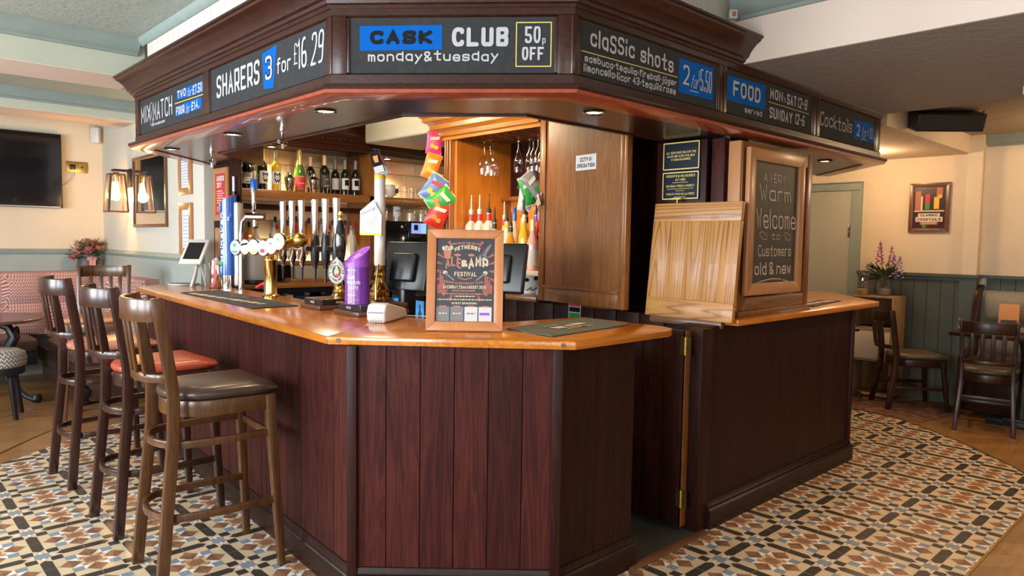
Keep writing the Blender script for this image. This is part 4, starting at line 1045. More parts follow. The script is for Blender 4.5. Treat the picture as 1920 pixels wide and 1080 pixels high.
# dark recess beyond the shutter, with the two measures plaques
struct(M().box(3.56,3.66,2.0,2.75,0,2.3).build('trim_4', MAHOG_D), 'dark timber lining behind the plaques')
struct(M().box(3.3,3.56,2.72,2.76,1.1,2.3).build('trim_5', MAHOG_D), 'dark timber return')
m = M(); m.box(3.53,3.56,2.12,2.17,1.1,2.2); m.box(3.545,3.56,2.19,2.21,1.1,2.2); m.box(3.50,3.56,2.02,2.10,1.1,2.2); struct(m.build('trim_6', CANOPY_Y, None, .004), 'moulded dark timber posts')
struct(M().box(3.372,3.40,2.08,2.40,1.10,2.01).build('trim_8', MAHOG_D, None, .003), 'dark board carrying the plaques')
PLQ = plain('navy_black_plaque', (.008,.011,.018), .6, spec=.2)
def plaque(label, z, h, lines):
    t = T('notice_plaque', label, 'plaque', (3.362,2.235,z), -PI/2, 'measures plaques'); w = .118
    m = M(); m.box(-w,w,0,.012,0,h); m.build('plate', PLQ, t, .001)
    m = M()
    for a in (((-w+.006,.006),(w-.006,.006)),((w-.006,.006),(w-.006,h-.006)),((w-.006,h-.006),(-w+.006,h-.006)),((-w+.006,h-.006),(-w+.006,.006))): ribbon(m, a, .006, -.0006)
    m.build('gold_border', GOLD, t); m = M()
    for st, hw, zc, ch in lines:
        if st: text(m, st, -hw*.9, hw*.9, zc*h, zc*h+ch*.85, ch*.13, -.0008)
        else: scribble(m, -hw*.9, hw*.9, zc*h, ch*.7, 0, -.0008)
    m.build('gold_lettering', GOLD, t)
plaque('upper black plaque about 125ml wine measures', 1.852, .155, [('ALL OUR WINES SOLD BY THE',.105,.58,.014),('GLASS ARE ALSO AVAILABLE',.098,.46,.014),('IN 125ml MEASURES',.068,.34,.014)])
plaque('lower black plaque lettered Weights & Measures Act 1985', 1.690, .155, [('WEIGHTS & MEASURES',.103,.80,.015),('ACT 1985',.036,.67,.014),(None,.055,.60,.004),('GIN RUM VODKA WHISKY',.10,.45,.014),(None,.092,.38,.004),(None,.03,.31,.004),('TWENTY FIVE MILLILITRES',.10,.17,.013),(None,.04,.09,.004)])
# chalkboard cabinet standing on the right counter
t = T('counter_cabinet', 'brown oak cabinet standing on the counter under the canopy, carrying the chalkboard', 'cabinet', (3.8,2.1,1.068)); B = BB(t)
m = M(); m.box(3.42,4.20,1.915,2.06,1.068,1.985); B(m, 'carcass', CABW, t)
for a, b in ((3.40,3.475),(4.15,4.215)): B(M().box(a,b,1.885,1.93,1.10,1.985), 'stile', CABW, t, .003)
m = M(); m.box(3.475,4.15,1.885,1.93,1.905,1.985); m.box(3.475,4.15,1.885,1.93,1.10,1.17); B(m, 'cross_rail', wood('brown_oak_rail',(.15,.055,.014),(.24,.10,.03),(.32,.15,.045),'x',1.2,.28,.35,.6), t, .003)
m = M(); m.box(3.38,4.225,1.87,2.07,1.068,1.10); B(m, 'plinth', CABW, t, .004)
m = M(); m.box(3.385,3.42,1.89,1.96,1.10,1.985); B(m, 'corner_post', FRAMEW, t, .003)
m = M(); m.box(3.37,3.415,1.975,2.05,1.10,2.005); B(m, 'back_post', MAHOG, t, .003)
# welcome chalkboard
t = T('chalkboard', 'framed chalkboard reading A very warm Welcome to Customers old & new', 'chalkboard', (3.40,1.868,1.185)); w, h = .63, .765
def framed(t, w, h, fw, dep, fm, name='frame'):
    m = M()
    m.add([(0,-dep,0),(w,-dep,0),(w-fw,-dep,fw),(fw,-dep,fw),(0,0,0),(w,0,0),(w-fw,0,fw),(fw,0,fw)], [(0,1,2,3),(7,6,5,4),(0,4,5,1),(1,5,6,2),(2,6,7,3),(3,7,4,0)])
    m.add([(0,-dep,h),(w,-dep,h),(w-fw,-dep,h-fw),(fw,-dep,h-fw),(0,0,h),(w,0,h),(w-fw,0,h-fw),(fw,0,h-fw)], [(3,2,1,0),(4,5,6,7),(1,5,4,0),(2,6,5,1),(3,7,6,2),(0,4,7,3)])
    for x0, x1 in ((0,fw),(w,w-fw)):
        m.add([(x0,-dep,0),(x1,-dep,fw),(x1,-dep,h-fw),(x0,-dep,h),(x0,0,0),(x1,0,fw),(x1,0,h-fw),(x0,0,h)], [(0,1,2,3),(7,6,5,4),(0,4,5,1),(1,5,6,2),(2,6,7,3),(3,7,4,0)])
    return m.build(name, fm, t, .002)
framed(t, w, h, .062, .026, FRAMEW)
M().box(.055,w-.055,-.010,-.002,.055,h-.055).build('slate', CHALKB, t)
m = M(); Y = -.0112
def ct(st, u0, u1, v0, v1, wt, **k): text(m, st, u0*w, u1*w, v0*h, v1*h, wt, Y, **k)
ct('A VERY', .27,.66,.785,.845,.005); ct('Warm', .22,.78,.655,.765,.010, slant=-.12); ct('Welcome', .175,.89,.46,.60,.0105, slant=-.1); ct('to', .44,.60,.385,.435,.004)
ct('Customers', .22,.82,.265,.345,.0065, slant=-.08); ct('old & new', .17,.83,.135,.225,.0095, slant=-.08)
for sgn, cx in ((-1,.30),(1,.74)):
    pts = [(cx*w+sgn*.04*math.cos(q), .41*h+.018*math.sin(q)+sgn*-.01*math.cos(q)) for q in [k*PI/8 for k in range(17)]]; ribbon(m, pts, .003, Y)
ribbon(m, [(.17*w+.48*w*k/12, .075*h+.03*h*math.sin(PI*k/12*.7)) for k in range(13)], .005, Y); ribbon(m, [(.68*w,.095*h),(.78*w,.08*h)], .005, Y)
m.build('chalk_lettering', CHALK, t)
# ------------------------------------------------------------ bottles
def bottle(name, label, cat, x, y, z, h, r, glass, cap, lab=None, style='wine', group=None, badge=None, pour=None, labz=(.16,.48)):
    t = T(name, label, cat, (x,y,z), random.uniform(-.3,.3), group)
    if style == 'wine': P = [(r*.92,0),(r,.004),(r,h*.58),(r*.93,h*.635),(r*.55,h*.70),(r*.37,h*.75),(r*.36,h*.93)]
    elif style == 'champ': P = [(r*.95,0),(r,.006),(r,h*.42),(r*.92,h*.52),(r*.62,h*.66),(r*.42,h*.78),(r*.36,h*.92)]
    elif style == 'square': P = [(r*.96,0),(r,.004),(r,h*.655),(r*.93,h*.70),(r*.50,h*.755),(r*.38,h*.78),(r*.36,h*.90)]
    else: P = [(r*.92,0),(r,.004),(r,h*.50),(r*.9,h*.58),(r*.5,h*.70),(r*.38,h*.78),(r*.36,h*.92)]
    M().lathe(P, 16 if style != 'square' else 8).build('glass', glass, t)
    if cap:
        q = .70 if style in ('wine',) else (.62 if style == 'champ' else .86)
        pr = [(r*.42,h*.74),(r*.40,h*.985),(r*.36,h)] if style == 'wine' else ([(r*.68,h*.645),(r*.46,h*.78),(r*.42,h*.93),(r*.46,h*.94),(r*.40,h)] if style == 'champ' else [(r*.42,h*.86),(r*.42,h*.99),(r*.38,h)])
        M().lathe(pr, 14).build('cap', cap, t)
    if pour:
        M().lathe([(r*.40,h*.90),(r*.42,h*.96),(r*.22,h*.97),(.006,h*1.0),(.004,h*1.20),(.002,h*1.21)], 10).build('pourer', pour, t)
    if lab:
        n = 12; m = M(); vs = []; fs = []
        for k in range(n+1):
            a = -PI/2+(k/n-.5)*2.5
            for zz in labz: vs.append((r*1.012*math.cos(a), r*1.012*math.sin(a), h*zz))
        for k in range(n): fs.append((2*k,2*k+2,2*k+3,2*k+1))
        m.add(vs, fs); m.build('label', lab, t)
        if badge:
            m = M(); badge(m, r, h); m.build('label_print', INK if lab not in (LABELD,RED) else CREAMT, t)
    return t
def mw(m, r, h):
    text(m, 'M', -r*.62, r*.62, h*.34, h*.44, .009, -r*1.03); text(m, 'W', -r*.62, r*.62, h*.20, h*.30, .009, -r*1.03); m.rect(-r*.7, r*.7, h*.318, h*.323, -r*1.03)
def band(m, r, h): m.rect(-r*.55, r*.55, h*.20, h*.22, -r*1.03); m.rect(-r*.4, r*.4, h*.36, h*.38, -r*1.03)
def pic(m, r, h): m.rect(-r*.5, r*.5, h*.27, h*.43, -r*1.03)
zS = 1.832; g = 'wine bottles on the back shelf'; yb = 5.62
rows = [(2.31,5.72,.34,.040,WINEG,FOILG,LABELC,'dark bottle with a hanging cream tag, far left of the wine shelf',None),
 (2.385,5.64,.285,.040,WINEG,FOIL,LABELC,'squat dark bottle with cream paper label, second on the wine shelf',band),
 (2.455,5.72,.325,.037,WINEG,FOIL,LABELD,'dark wine bottle with cream capsule tucked behind the first MW bottle',None),
 (2.497,5.60,.320,.038,WINEG,FOIL,LABELW,'dark red wine bottle with white MW label and cream capsule',mw),
 (2.540,5.72,.320,.037,WINEG,FOIL,LABELC,'dark wine bottle between the two MW bottles, behind them',band),
 (2.575,5.80,.325,.037,WINEG,FOIL,None,'unlabelled dark wine bottle at the back behind the MW bottles',None),
 (2.612,5.60,.330,.038,YELW,FOILG,LABELW,'golden white wine bottle with white MW label and grey capsule',mw),
 (2.969,5.70,.315,.038,WINEG,FOIL,LABELD,'dark wine bottle behind the right cocktail shaker',None),
 (3.055,5.62,.330,.039,WINEG,FOIL,LABELD,'dark green wine bottle with cream capsule, left of the pair',band),
 (3.108,5.70,.330,.039,WINEG,FOIL,LABELD,'dark green wine bottle with cream capsule, right of the pair',None),
 (3.205,5.70,.305,.037,WINEG,FOILG,LABELW,'black capped red wine, leftmost of the four by the shelf upright',None),
 (3.257,5.62,.305,.037,WINEG,FOILG,LABELW,'black capped red wine with large picture label, second of the four',pic),
 (3.318,5.72,.305,.037,WINEG,FOILG,LABELC,'black capped red wine half hidden, third of the four',None),
 (3.362,5.62,.312,.037,WINEG,FOILG,LABELW,'black capped red wine with picture label next to the shelf upright',pic)]
for x, y, h, r, gl, cp, lb, l, bd in rows: bottle('wine_bottle', l, 'bottle', x, y, zS, h, r, gl, cp, lb, 'wine', g, bd)
bottle('champagne_bottle', 'green champagne bottle with gold foil and red label', 'bottle', 2.825, 5.62, zS, .355, .046, GREENG, GOLDF, RED, 'champ', None, band, labz=(.05,.38))
for x, l in ((2.718,'steel cocktail shaker left of the champagne'),(2.935,'steel cocktail shaker right of the champagne')):
    t = T('cocktail_shaker', l, 'shaker', (x,5.58,zS), 0, 'steel cocktail shakers'); M().lathe([(.026,0),(.03,.01),(.042,.085),(.044,.105)], 20).build('cup', CHROME, t); M().lathe([(.045,.105),(.044,.115),(.025,.132),(.022,.135)], 20).build('strainer', CHROME, t); M().lathe([(.021,.135),(.020,.155),(.016,.162),(.004,.164)], 16).build('cap', CHROME, t)
# spirits on the lit lower ledge
zL = 1.268; sp = [(2.30,.30,RED,'red'),(2.355,.30,ORSP,'orange'),(2.41,.29,REDL,'dark red'),(2.475,.31,AMBER,'brown'),(2.535,.30,PALE,'straw'),(2.60,.31,CLEARS,'clear round-shouldered'),(2.665,.29,YELW,'yellow'),(2.73,.33,AMBER,'tall amber whisky'),(2.79,.26,AMBER,'short amber'),(2.845,.34,CLEARS,'tall clear'),(2.905,.32,ORSP,'bright orange'),(2.965,.30,AMBER,'square amber'),(3.02,.28,PINKSP,'pink gin'),(3.08,.33,BLUESP,'dark blue'),(3.14,.30,PINKSP,'pale pink'),(3.20,.33,CLEARS,'clear black-capped'),(3.265,.31,AMBER,'small brown'),(3.325,.30,PALE,'frosted pale'),(3.385,.33,CLEARS,'clear hexagon-labelled')]
for i, (x, h, gl, nm) in enumerate(sp):
    bottle('spirit_bottle', nm+' spirit bottle on the lit ledge, '+('behind the tall blue tap' if i < 3 else 'above the ice bucket' if i < 8 else 'behind the chrome tap handles' if i < 15 else 'behind the black pump handle'), 'bottle', x, (5.82 if x < 2.6 else 5.70-(i % 2)*.07), zL, h, .031+.004*(i % 3), gl, (BLACK,FOILG,REDL,BLACK)[i % 4], (LABELC,None,LABELD,LABELW)[i % 4], ('spirit','square')[i % 2], 'spirits on the lit ledge', labz=(.12,.36))
for i, (x, h, gl, nm) in enumerate(((2.70,.36,AMBER,'tall amber'),(2.765,.35,CLEARS,'tall frosted'),(2.83,.36,PINKSP,'tall pink'),(2.89,.37,REDL,'tall red'),(2.95,.35,YELW,'tall gold'),(3.01,.36,AMBER,'tall whisky brown'),(3.07,.35,GREENG,'green glass'),(3.13,.36,CLEARS,'slim clear'),(3.19,.37,AMBER,'copper coloured'),(3.25,.35,PALE,'milky'),(3.31,.36,PINKSP,'blush coloured'),(3.37,.35,AMBER,'honey coloured'))):
    bottle('spirit_bottle', nm+' spirit bottle in the back row of the lit ledge', 'bottle', x, 5.815, zL, h, .030, gl, (BLACK,FOILG,BLACK)[i % 3], (LABELC,LABELD,None,LABELW)[i % 4], 'spirit', 'spirits on the lit ledge', labz=(.12,.36))
b = bottle('small_bottle', 'tiny yellow-capped bottle at the foot of the shelf upright', 'bottle', 3.40,5.48,1.087,.16,.022,CLEARS,YEL,LABELW,'spirit')
# bottles in the gantry with pourers
zG = 1.255; gb = [(3.42,4.08,.44,.046,CLEARS,REDG,'clear gin bottle with red collar, far left of the gantry'),(3.42,3.985,.44,.046,CLEARS,REDG,'clear gin bottle with red collar, second in the gantry'),(3.42,3.885,.44,.046,CLEARS,REDG,'clear gin bottle with red collar, third in the gantry'),(3.56,3.87,.40,.036,PALE,PINK,'clear bottle with pink collar behind the gins'),(3.38,3.775,.36,.036,AQUA,BLACK,'aqua glass bottle with dark collar'),(3.58,3.78,.44,.034,CLEARS,BLUEG,'tall clear bottle with blue band and capped top'),(3.42,3.69,.37,.038,PALE,YEL,'cream bottle with yellow collar'),(3.58,3.66,.42,.032,PALE,INK,'pale bottle with black patterned collar'),(3.50,3.61,.40,.034,YELW,PINK,'golden bottle with pink collar'),(3.62,3.60,.42,.034,PALE,GREEN,'pale bottle with green and yellow collar'),(3.36,3.585,.33,.034,AMBER,BLACK,'amber bottle with black pourer in front'),(3.42,3.53,.35,.032,AMBER,FOIL,'amber syrup bottle with wooden stopper'),(3.52,3.50,.42,.036,PALE,PURPLE,'pale rum bottle with purple collar'),(3.38,3.475,.42,.036,YELW,FOIL,'golden spiced rum bottle with black and red label'),(3.62,3.50,.44,.032,AMBER,PINK,'amber bottle with magenta collar at the back'),(3.46,3.41,.44,.040,REDL,PURPLE,'bright red liqueur bottle with white spots'),(3.38,3.39,.34,.040,PINKSP,FOIL,'pink gin bottle with round white label'),(3.58,3.40,.43,.034,YELW,REDL,'yellow bottle behind the red liqueur')]
for i, (x, y, h, r, gl, co, l) in enumerate(gb):
    t = bottle('spirit_bottle', l, 'bottle', x, y, zG, h, r, gl, None if i not in (5,11,16) else BLUEG if i == 5 else FOIL, LABELW if i in (0,1,2,16) else LABELD if i == 13 else LABELC if i % 3 == 0 else None, 'square' if i < 3 else 'spirit', 'pourer bottles in the gantry', None, None if i in (5,11,16) else (STEEL if i in (0,1,3) else BLACK), (.10,.42))
    t.rotation_euler[2] = -.7; M().lathe([(r*.46,h*.78),(r*.47,h*.88),(r*.40,h*.885)], 14).build('collar', co, t)
    if i == 13: M().lathe([(r*1.02,h*.10),(r*1.02,h*.17)], 16, cap=False).build('label_band', RED, t)
    if i == 15:
        m = M()
        for k in range(4): m.disc(0, h*(.2+.12*k), .012, -r*1.02)
        m.build('white_spots', LABELW, t)
t = T('ice_pot', 'white ceramic pot printed with black shoes, under the gantry bottles', 'pot', (3.45,3.47,1.09), -.75)
M().lathe([(.062,0),(.070,.008),(.078,.10),(.080,.135),(.072,.135),(.068,.02)], 28).build('pot', CERAM, t)
m = M()
for cx, cz in ((-.03,.10),(.03,.11)): m.disc(cx,cz,.014,-.079,0,10)
for cx in (-.02,.02): ribbon(m, [(cx-.015,.03),(cx,.035),(cx+.018,.05),(cx+.018,.03)], .006, -.0785)
m.build('printed_shoes', INK, t)
t = T('folded_napkin', 'crumpled white napkin beside the shoe-print pot', 'napkin', (3.46,3.33,1.09)); m = M(); m.add([(-.05,-.02,0),(.05,-.04,0),(.06,.06,0),(-.05,.06,0),(-.02,-.02,.12),(.03,-.03,.09),(.05,.04,.13),(-.03,.05,.10)], [(0,3,2,1),(4,5,6,7),(0,1,5,4),(1,2,6,5),(2,3,7,6),(3,0,4,7)]); m.build('cloth', PAPER, t, .01)
# hanging glasses and wire rack
t = T('glass_rack', 'black wire rack under the gantry ceiling holding upturned glasses', 'rack', (3.45,3.6,2.20))
for i in range(9):
    y = .50-i*.085; m = M(); m.tube([(-.13,y,-.02),(.22,y,-.02)], .0025, 6); m.tube([(-.10,y,-.02),(-.10,y,.015)], .002, 6); m.tube([(.18,y,-.02),(.18,y,.015)], .002, 6); m.build('rack_wire', BLACK, t)
def glass(label, x, y, kind, grp):
    t = T('wine_glass', label, 'glass', (x,y,2.178), 0, grp); r = 1
    if kind == 'wine': P = [(.038,0),(.038,-.003),(.007,-.010),(.005,-.02),(.0045,-.10),(.012,-.115),(.034,-.135),(.049,-.160),(.051,-.19),(.044,-.245)]
    else: P = [(.032,0),(.032,-.003),(.006,-.010),(.004,-.08),(.008,-.10),(.022,-.125),(.030,-.17),(.031,-.21),(.027,-.25)]
    M().lathe(P, 20, cap=False).build('bowl', GLASS, t)
for x, y, l in ((3.46,3.985,'upturned wine glass hanging first on the gantry rack'),(3.58,4.02,'upturned wine glass hanging behind the front two'),(3.43,3.885,'upturned large wine glass hanging second on the gantry rack')): glass(l, x, y, 'wine', 'hanging wine glasses')
for x, y, l in ((3.46,3.625,'upturned flute hanging, leftmost of the flutes'),(3.52,3.575,'upturned flute hanging, second of the flutes'),(3.48,3.495,'upturned flute hanging, third of the flutes'),(3.56,3.50,'upturned flute hanging behind the third'),(3.46,3.43,'upturned flute hanging beside the oak cupboard door')): glass(l, x, y, 'flute', 'hanging flutes')
# crisp packets
def packet(name, label, x, y, z, w, h, face, back, tilt, roll, grp, yaw=-.62):
    t = T(name, label, 'snack packet', (x,y,z), 0, grp); t.rotation_mode = 'QUATERNION'
    t.rotation_quaternion = (Matrix.Rotation(yaw,3,'Z') @ Matrix.Rotation(roll,3,'Y') @ Matrix.Rotation(tilt,3,'X')).to_quaternion()
    n = 9; vs = []; fs = []
    for sd in (-1,1):
        for i in range(n):
            for j in range(n):
                u = i/(n-1)*2-1; v = j/(n-1)*2-1; k = max(0,(1-abs(u)**2.2)*(1-abs(v)**3))**.6
                vs.append((u*w/2*(1-.06*(1-abs(v))), sd*(.001+.022*k*(1+.15*math.sin(5*u+7*v))), v*h/2))
    for sd in (0,1):
        for i in range(n-1):
            for j in range(n-1):
                b = sd*n*n; f = (b+i*n+j, b+(i+1)*n+j, b+(i+1)*n+j+1, b+i*n+j+1); fs.append(f if sd == 0 else f[::-1])
    m = M(); m.add(vs, fs); m.build('bag', back, t, ang=70)
    m = M(); m.box(-w/2,w/2,-.0015,.0015,h/2-.012,h/2+.004); m.box(-w/2,w/2,-.0015,.0015,-h/2-.004,-h/2+.012); m.build('crimped_seam', face[1], t)
    m = M()
    for k in range(7): m.disc(w*.16*math.cos(k*2.1)-w*.03,-h*.17+h*.07*math.sin(k*1.7),w*.13,-.0262-.0003*k,0,9,h*.055)
    m.build('crisp_picture', face[2], t)
    m = M(); m.flat([(-w*.30,h*.10),(w*.26,h*.16),(w*.30,h*.30),(-w*.26,h*.24)], -.0262); m.build('name_flash', face[0], t)
    return t
G_ = 'snack packets clipped by the gantry post'
packet('crisp_packet','pink and cream crisp packet, topmost on the clip strip',3.24,4.30,2.17,.12,.16,(LABELW,PINK,YEL),PINK,.1,.1,G_)
packet('crisp_packet','orange crisp packet second down the clip strip',3.23,4.32,2.00,.12,.18,(LABELC,ORNG,YEL),ORNG,.1,.3,G_)
packet('crisp_packet','small yellow crisp packet tucked below the orange one',3.25,4.31,1.89,.10,.12,(ORNG,YEL,ORNG),YEL,.1,.35,G_)
packet('crisp_packet','blue crisp packet tilted across the strip',3.21,4.26,1.83,.15,.20,(RED,LABELW,YEL),plain('blue_packet',(.10,.19,.42),.3),.1,.6,G_)
packet('crisp_packet','green crisp packet below the blue one',3.24,4.22,1.745,.15,.20,(LABELC,LABELW,ORNG),plain('green_packet',(.03,.30,.05),.3),.1,.95,G_)
packet('crisp_packet','red crisp packet lowest on the strip',3.23,4.235,1.64,.15,.20,(LABELC,RED,ORNG),plain('red_packet',(.55,.035,.02),.3),.1,.45,G_)
t = T('clip_strip', 'metal hook strip holding the crisp packets with a small red tag', 'hook', (3.25,4.30,2.40))
m = M(); m.tube([(.0,0,-.10),(0,0,.0),(.006,.006,.016),(.014,.010,.012),(.016,.012,.0)], .004); m.build('hook', STEEL, t); m = M(); m.tube([(0,0,-.1),(.01,0,-.40),(.015,.0,-.78)], .004); m.build('strip', LABELW, t); M().box(-.012,.0,-.04,.015,-.075,-.035).build('red_tag', RED, t)
packet('crisp_packet','folded grey snack packet hanging inside the gantry',3.52,3.52,1.84,.11,.20,(LABELC,LABELW,GREEN),FOILG,.1,-.7,'snack packets inside the gantry')
packet('crisp_packet','green snack packet hanging inside the gantry',3.50,3.57,1.80,.09,.20,(LABELW,LABELW,GREEN),GREEN,.1,-.35,'snack packets inside the gantry')
packet('crisp_packet','white snack packet hanging inside the gantry',3.54,3.63,1.76,.10,.18,(LABELC,LABELW,FOILG),LABELW,.1,.1,'snack packets inside the gantry')
packet('crisp_packet','navy snack packet hanging inside the gantry',3.55,3.64,1.85,.08,.11,(TEAL,MATB,TEAL),MATB,.1,.6,'snack packets inside the gantry')
# fire-point sign on the dark panels
t = T('fire_sign', 'small red and green fire point sign on the dark panelling below the oak door', 'sign', (3.322,2.95,.96), -PI/2)
M().box(-.05,.05,-.002,0,0,.15).build('plate', LABELW, t); M().rect(-.045,.045,.09,.145,-.0026).build('red_field', RED, t); M().rect(-.045,.045,.055,.085,-.0026).build('black_field', INK, t); M().rect(-.045,.045,.004,.05,-.0026).build('green_field', GREEN, t)
# coffee station
t = T('coffee_machine', 'black bean-to-cup coffee machine with blue lit screen', 'coffee machine', (3.78,5.56,1.087))
M().box(-.24,.25,-.10,.30,0,.53).build('body', BLACKG, t, .01); M().box(.02,.23,-.14,-.10,.33,.53).build('front_head', BLACKG, t, .008)
m = M(); m.rect(.045,.155,.42,.515,-.1415); m.build('menu_picture', plain('screen_blue', (.12,.16,.34), .3, emit=(.22,.30,.75), es=.8), t); M().rect(.155,.215,.42,.515,-.1416).build('lit_screen', SCREENB, t)
m = M(); m.box(.075,.12,-.143,-.142,.45,.50); m.build('menu_icon', INK, t)
M().rect(.055,.165,.275,.32,-.1012).build('steel_plate', STEEL, t); M().lathe([(.03,0),(.03,.03)], 16, (.11,-.12,.25)).build('spout', CHROME, t); M().box(.0,.24,-.16,-.10,0,.10).build('drip_tray', BLACK, t, .004)
M().lathe([(.012,0),(.012,.003)], 14).xf(Matrix.Translation((-.03,-.101,.48)) @ Matrix.Rotation(PI/2,4,'X')).build('power_light', LABELW, t)
zc = 1.832
for x, y, l in ((3.60,5.60,'white cup, leftmost of the cups on the coffee shelf'),(3.70,5.58,'white cup stacked base, by the shelf post'),(4.07,5.56,'white espresso cup with handle at the right end of the coffee shelf')):
    t = T('coffee_cup', l, 'cup', (x,y,zc), 0, 'cups on the coffee shelf'); M().lathe([(.022,0),(.026,.006),(.045,.035),(.05,.07),(.046,.07),(.04,.03)], 22).build('bowl', CERAM, t); M().tube([(.046,0,.055),(.066,0,.052),(.066,0,.03),(.042,0,.022)], .005).build('handle', CERAM, t)
t = T('coffee_cup', 'white cup upturned on top of another cup', 'cup', (3.70,5.58,zc+.071), 0, 'cups on the coffee shelf'); M().lathe([(.05,.0),(.05,.012),(.04,.05),(.024,.062)], 22).build('bowl', CERAM, t)
for k, (x, l) in enumerate(((3.80,'clear tumbler left in the row on the coffee shelf'),(3.88,'clear tumbler middle in the row on the coffee shelf'),(3.96,'clear tumbler right in the row on the coffee shelf'))):
    o = tag(M().lathe([(.032,0),(.034,.003),(.038,.11),(.036,.11),(.031,.006)], 18).build('tumbler', GLASS), l, 'glass', 'tumblers on the coffee shelf'); o.location = (x,5.6,zc)
for i, (x, l, fill) in enumerate(((3.62,'glass storage jar with gold lid left on the coffee machine',LABELC),(3.93,'clip-top glass jar of biscuits on the coffee machine',PALE),(4.06,'clip-top glass jar at the right on the coffee machine',CLEARS))):
    t = T('storage_jar', l, 'jar', (x,5.58,1.618), 0, 'jars on the coffee machine'); M().lathe([(.045,0),(.05,.006),(.05,.12),(.038,.15),(.038,.155)], 20).build('glass', GLASS, t); M().lathe([(.044,.006),(.045,.08)], 16).build('contents', fill, t); M().lathe([(.042,.155),(.044,.16),(.042,.185),(.02,.19)], 20).build('lid', GOLDF if i == 0 else GLASS, t)
    if i: M().tube([(.04+.0*k,.0,.15),(.06,0,.12),(.055,0,.07)], .003).build('clip', STEEL, t)
t = bottle('syrup_bottle','clear vanilla syrup bottle with white label between the jars','bottle',3.765,5.57,1.618,.30,.040,GLASS,BLACK,LABELW,'spirit',labz=(.15,.45))
m = M(); text(m, 'VANILLA', -.03,.03,.09,.105,.003,-.0412); m.build('label_print', INK, t)
t = T('coffee_tin', 'dark coffee tin with gold band beside the coffee machine', 'tin', (3.515,5.50,1.087)); M().lathe([(.05,0),(.05,.26)], 20).build('tin', BLACK, t); M().lathe([(.0505,.15),(.0505,.21)], 20, cap=False).build('band', BRASS_O, t)
t = T('sugar_box', 'dark box of wooden stirrers beside the coffee machine', 'box', (3.60,5.47,1.087)); M().box(-.07,.07,-.05,.05,0,.10).build('box', DARKFR, t, .003)
m = M()
for k in range(8): M().bar((-.02+.008*k,0,.06),(-.03+.012*k,.01*(k % 3),.17),.006,.0015).build('stirrer', LABELC, t)
t = T('ice_bucket', 'brushed steel ice bucket behind the brass beer font', 'ice bucket', (2.40,5.58,1.087)); M().lathe([(.165,0),(.18,.004),(.18,.03)], 36).build('base_band', BLACK, t); M().lathe([(.178,.03),(.182,.06),(.182,.235),(.188,.24),(.176,.242)], 36).build('shell', STEEL, t)
t = T('wooden_tray', 'shallow pale wooden tray on the back worktop beside the ice bucket', 'tray', (2.80,5.50,1.087)); m = M(); m.box(-.16,.16,-.07,.07,0,.012); m.build('base', BACKBAR, t); 
for a in ((-.16,-.15,-.07,.07),(.15,.16,-.07,.07),(-.16,.16,-.07,-.06),(-.16,.16,.06,.07)): M().box(*a,.012,.03).build('side', BACKBAR, t, .001)
t = T('drip_cloth', 'folded grey bar cloth hanging below the lit ledge', 'cloth', (3.05,5.56,1.09)); M().box(-.30,.18,-.01,.03,0,.13).build('cloth', plain('greige_cloth', (.32,.26,.17), .9), t, .006)
# ---------------------------------------------------------------- things on the counters
ZC = 1.068; CAMYAW = math.radians(46.69)-PI/2       # rotation that turns a thing's front (-y) towards the bar's corner
def onface(m, yaw=None): return m
# brass T-bar beer font with six lit badges
t = T('beer_font', 'polished brass beer font with six lit round badges and chrome handles', 'beer font', (2.0,4.38,ZC))
M().lathe([(.055,0),(.055,.012),(.044,.02),(.041,.03),(.041,.23),(.044,.235),(.044,.245),(.041,.25),(.043,.29),(.036,.32),(.018,.34),(.003,.345)], 28).build('column', BRASS, t)
m = M(); m.tube([(-.06,.24,.33),(-.06,.05,.33),(-.06,-.30,.345),(-.06,-.46,.365)], .034, 18); m.build('cross_bar', BRASS, t)
M().lathe([(.001,-.045),(.025,-.038),(.042,-.018),(.046,0),(.042,.018),(.025,.038),(.001,.045)], 20, (-.05,-.50,.37)).build('end_ball', BRASS_O, t)
M().box(-.03,.06,-.05,.0,.30,.36).build('neck', BRASS, t, .01)
lens = [((1.85,4.568,1.383),TEAL),((1.85,4.418,1.389),INK),((1.85,4.29,1.391),YEL),((1.85,4.153,1.387),REDG),((1.85,4.043,1.40),PINK),((1.84,3.925,1.428),GREEN)]
for i, ((x,y,z), c) in enumerate(lens):
    b = M().lathe([(.048,0),(.052,.006),(.052,.018),(.046,.024),(.030,.03),(.022,.05),(.02,.09)], 24).xf(Matrix.Rotation(PI/2,4,'Y')).build('badge_housing', BRASS if i > 3 else CHROME, t); b.location = (x-2.0,y-4.38,z-ZC); b.rotation_euler[2] = .30
    f = M().lathe([(.046,-.0005),(.03,-.004),(.001,-.006)], 24).xf(Matrix.Rotation(PI/2,4,'Y')).build('lit_face', LENS_W, b)
    m = M()
    if i == 0:
        m.flat([(-.03,-.02),(.03,-.02),(.022,-.034),(-.022,-.034)], -.0055); m.disc(.0,.012,.016,-.0055)
    elif i == 1: m.flat([(-.032,.006),(.03,.016),(.03,.028),(-.03,.018)], -.0055)
    elif i == 2: m.flat([(-.03,-.026),(.03,-.026),(.02,-.036),(-.02,-.036)], -.0055)
    elif i == 3: m.disc(0,-.016,.020,-.0055,0,16,.014)
    elif i == 4: m.rect(-.012,.012,.01,.02,-.0055)
    else: m.flat([(-.008,.012),(.012,.018),(.012,-.004),(0,-.012)], -.0055)
    m.xf(Matrix.Rotation(-PI/2,4,'Z')).build('badge_print', c, b)
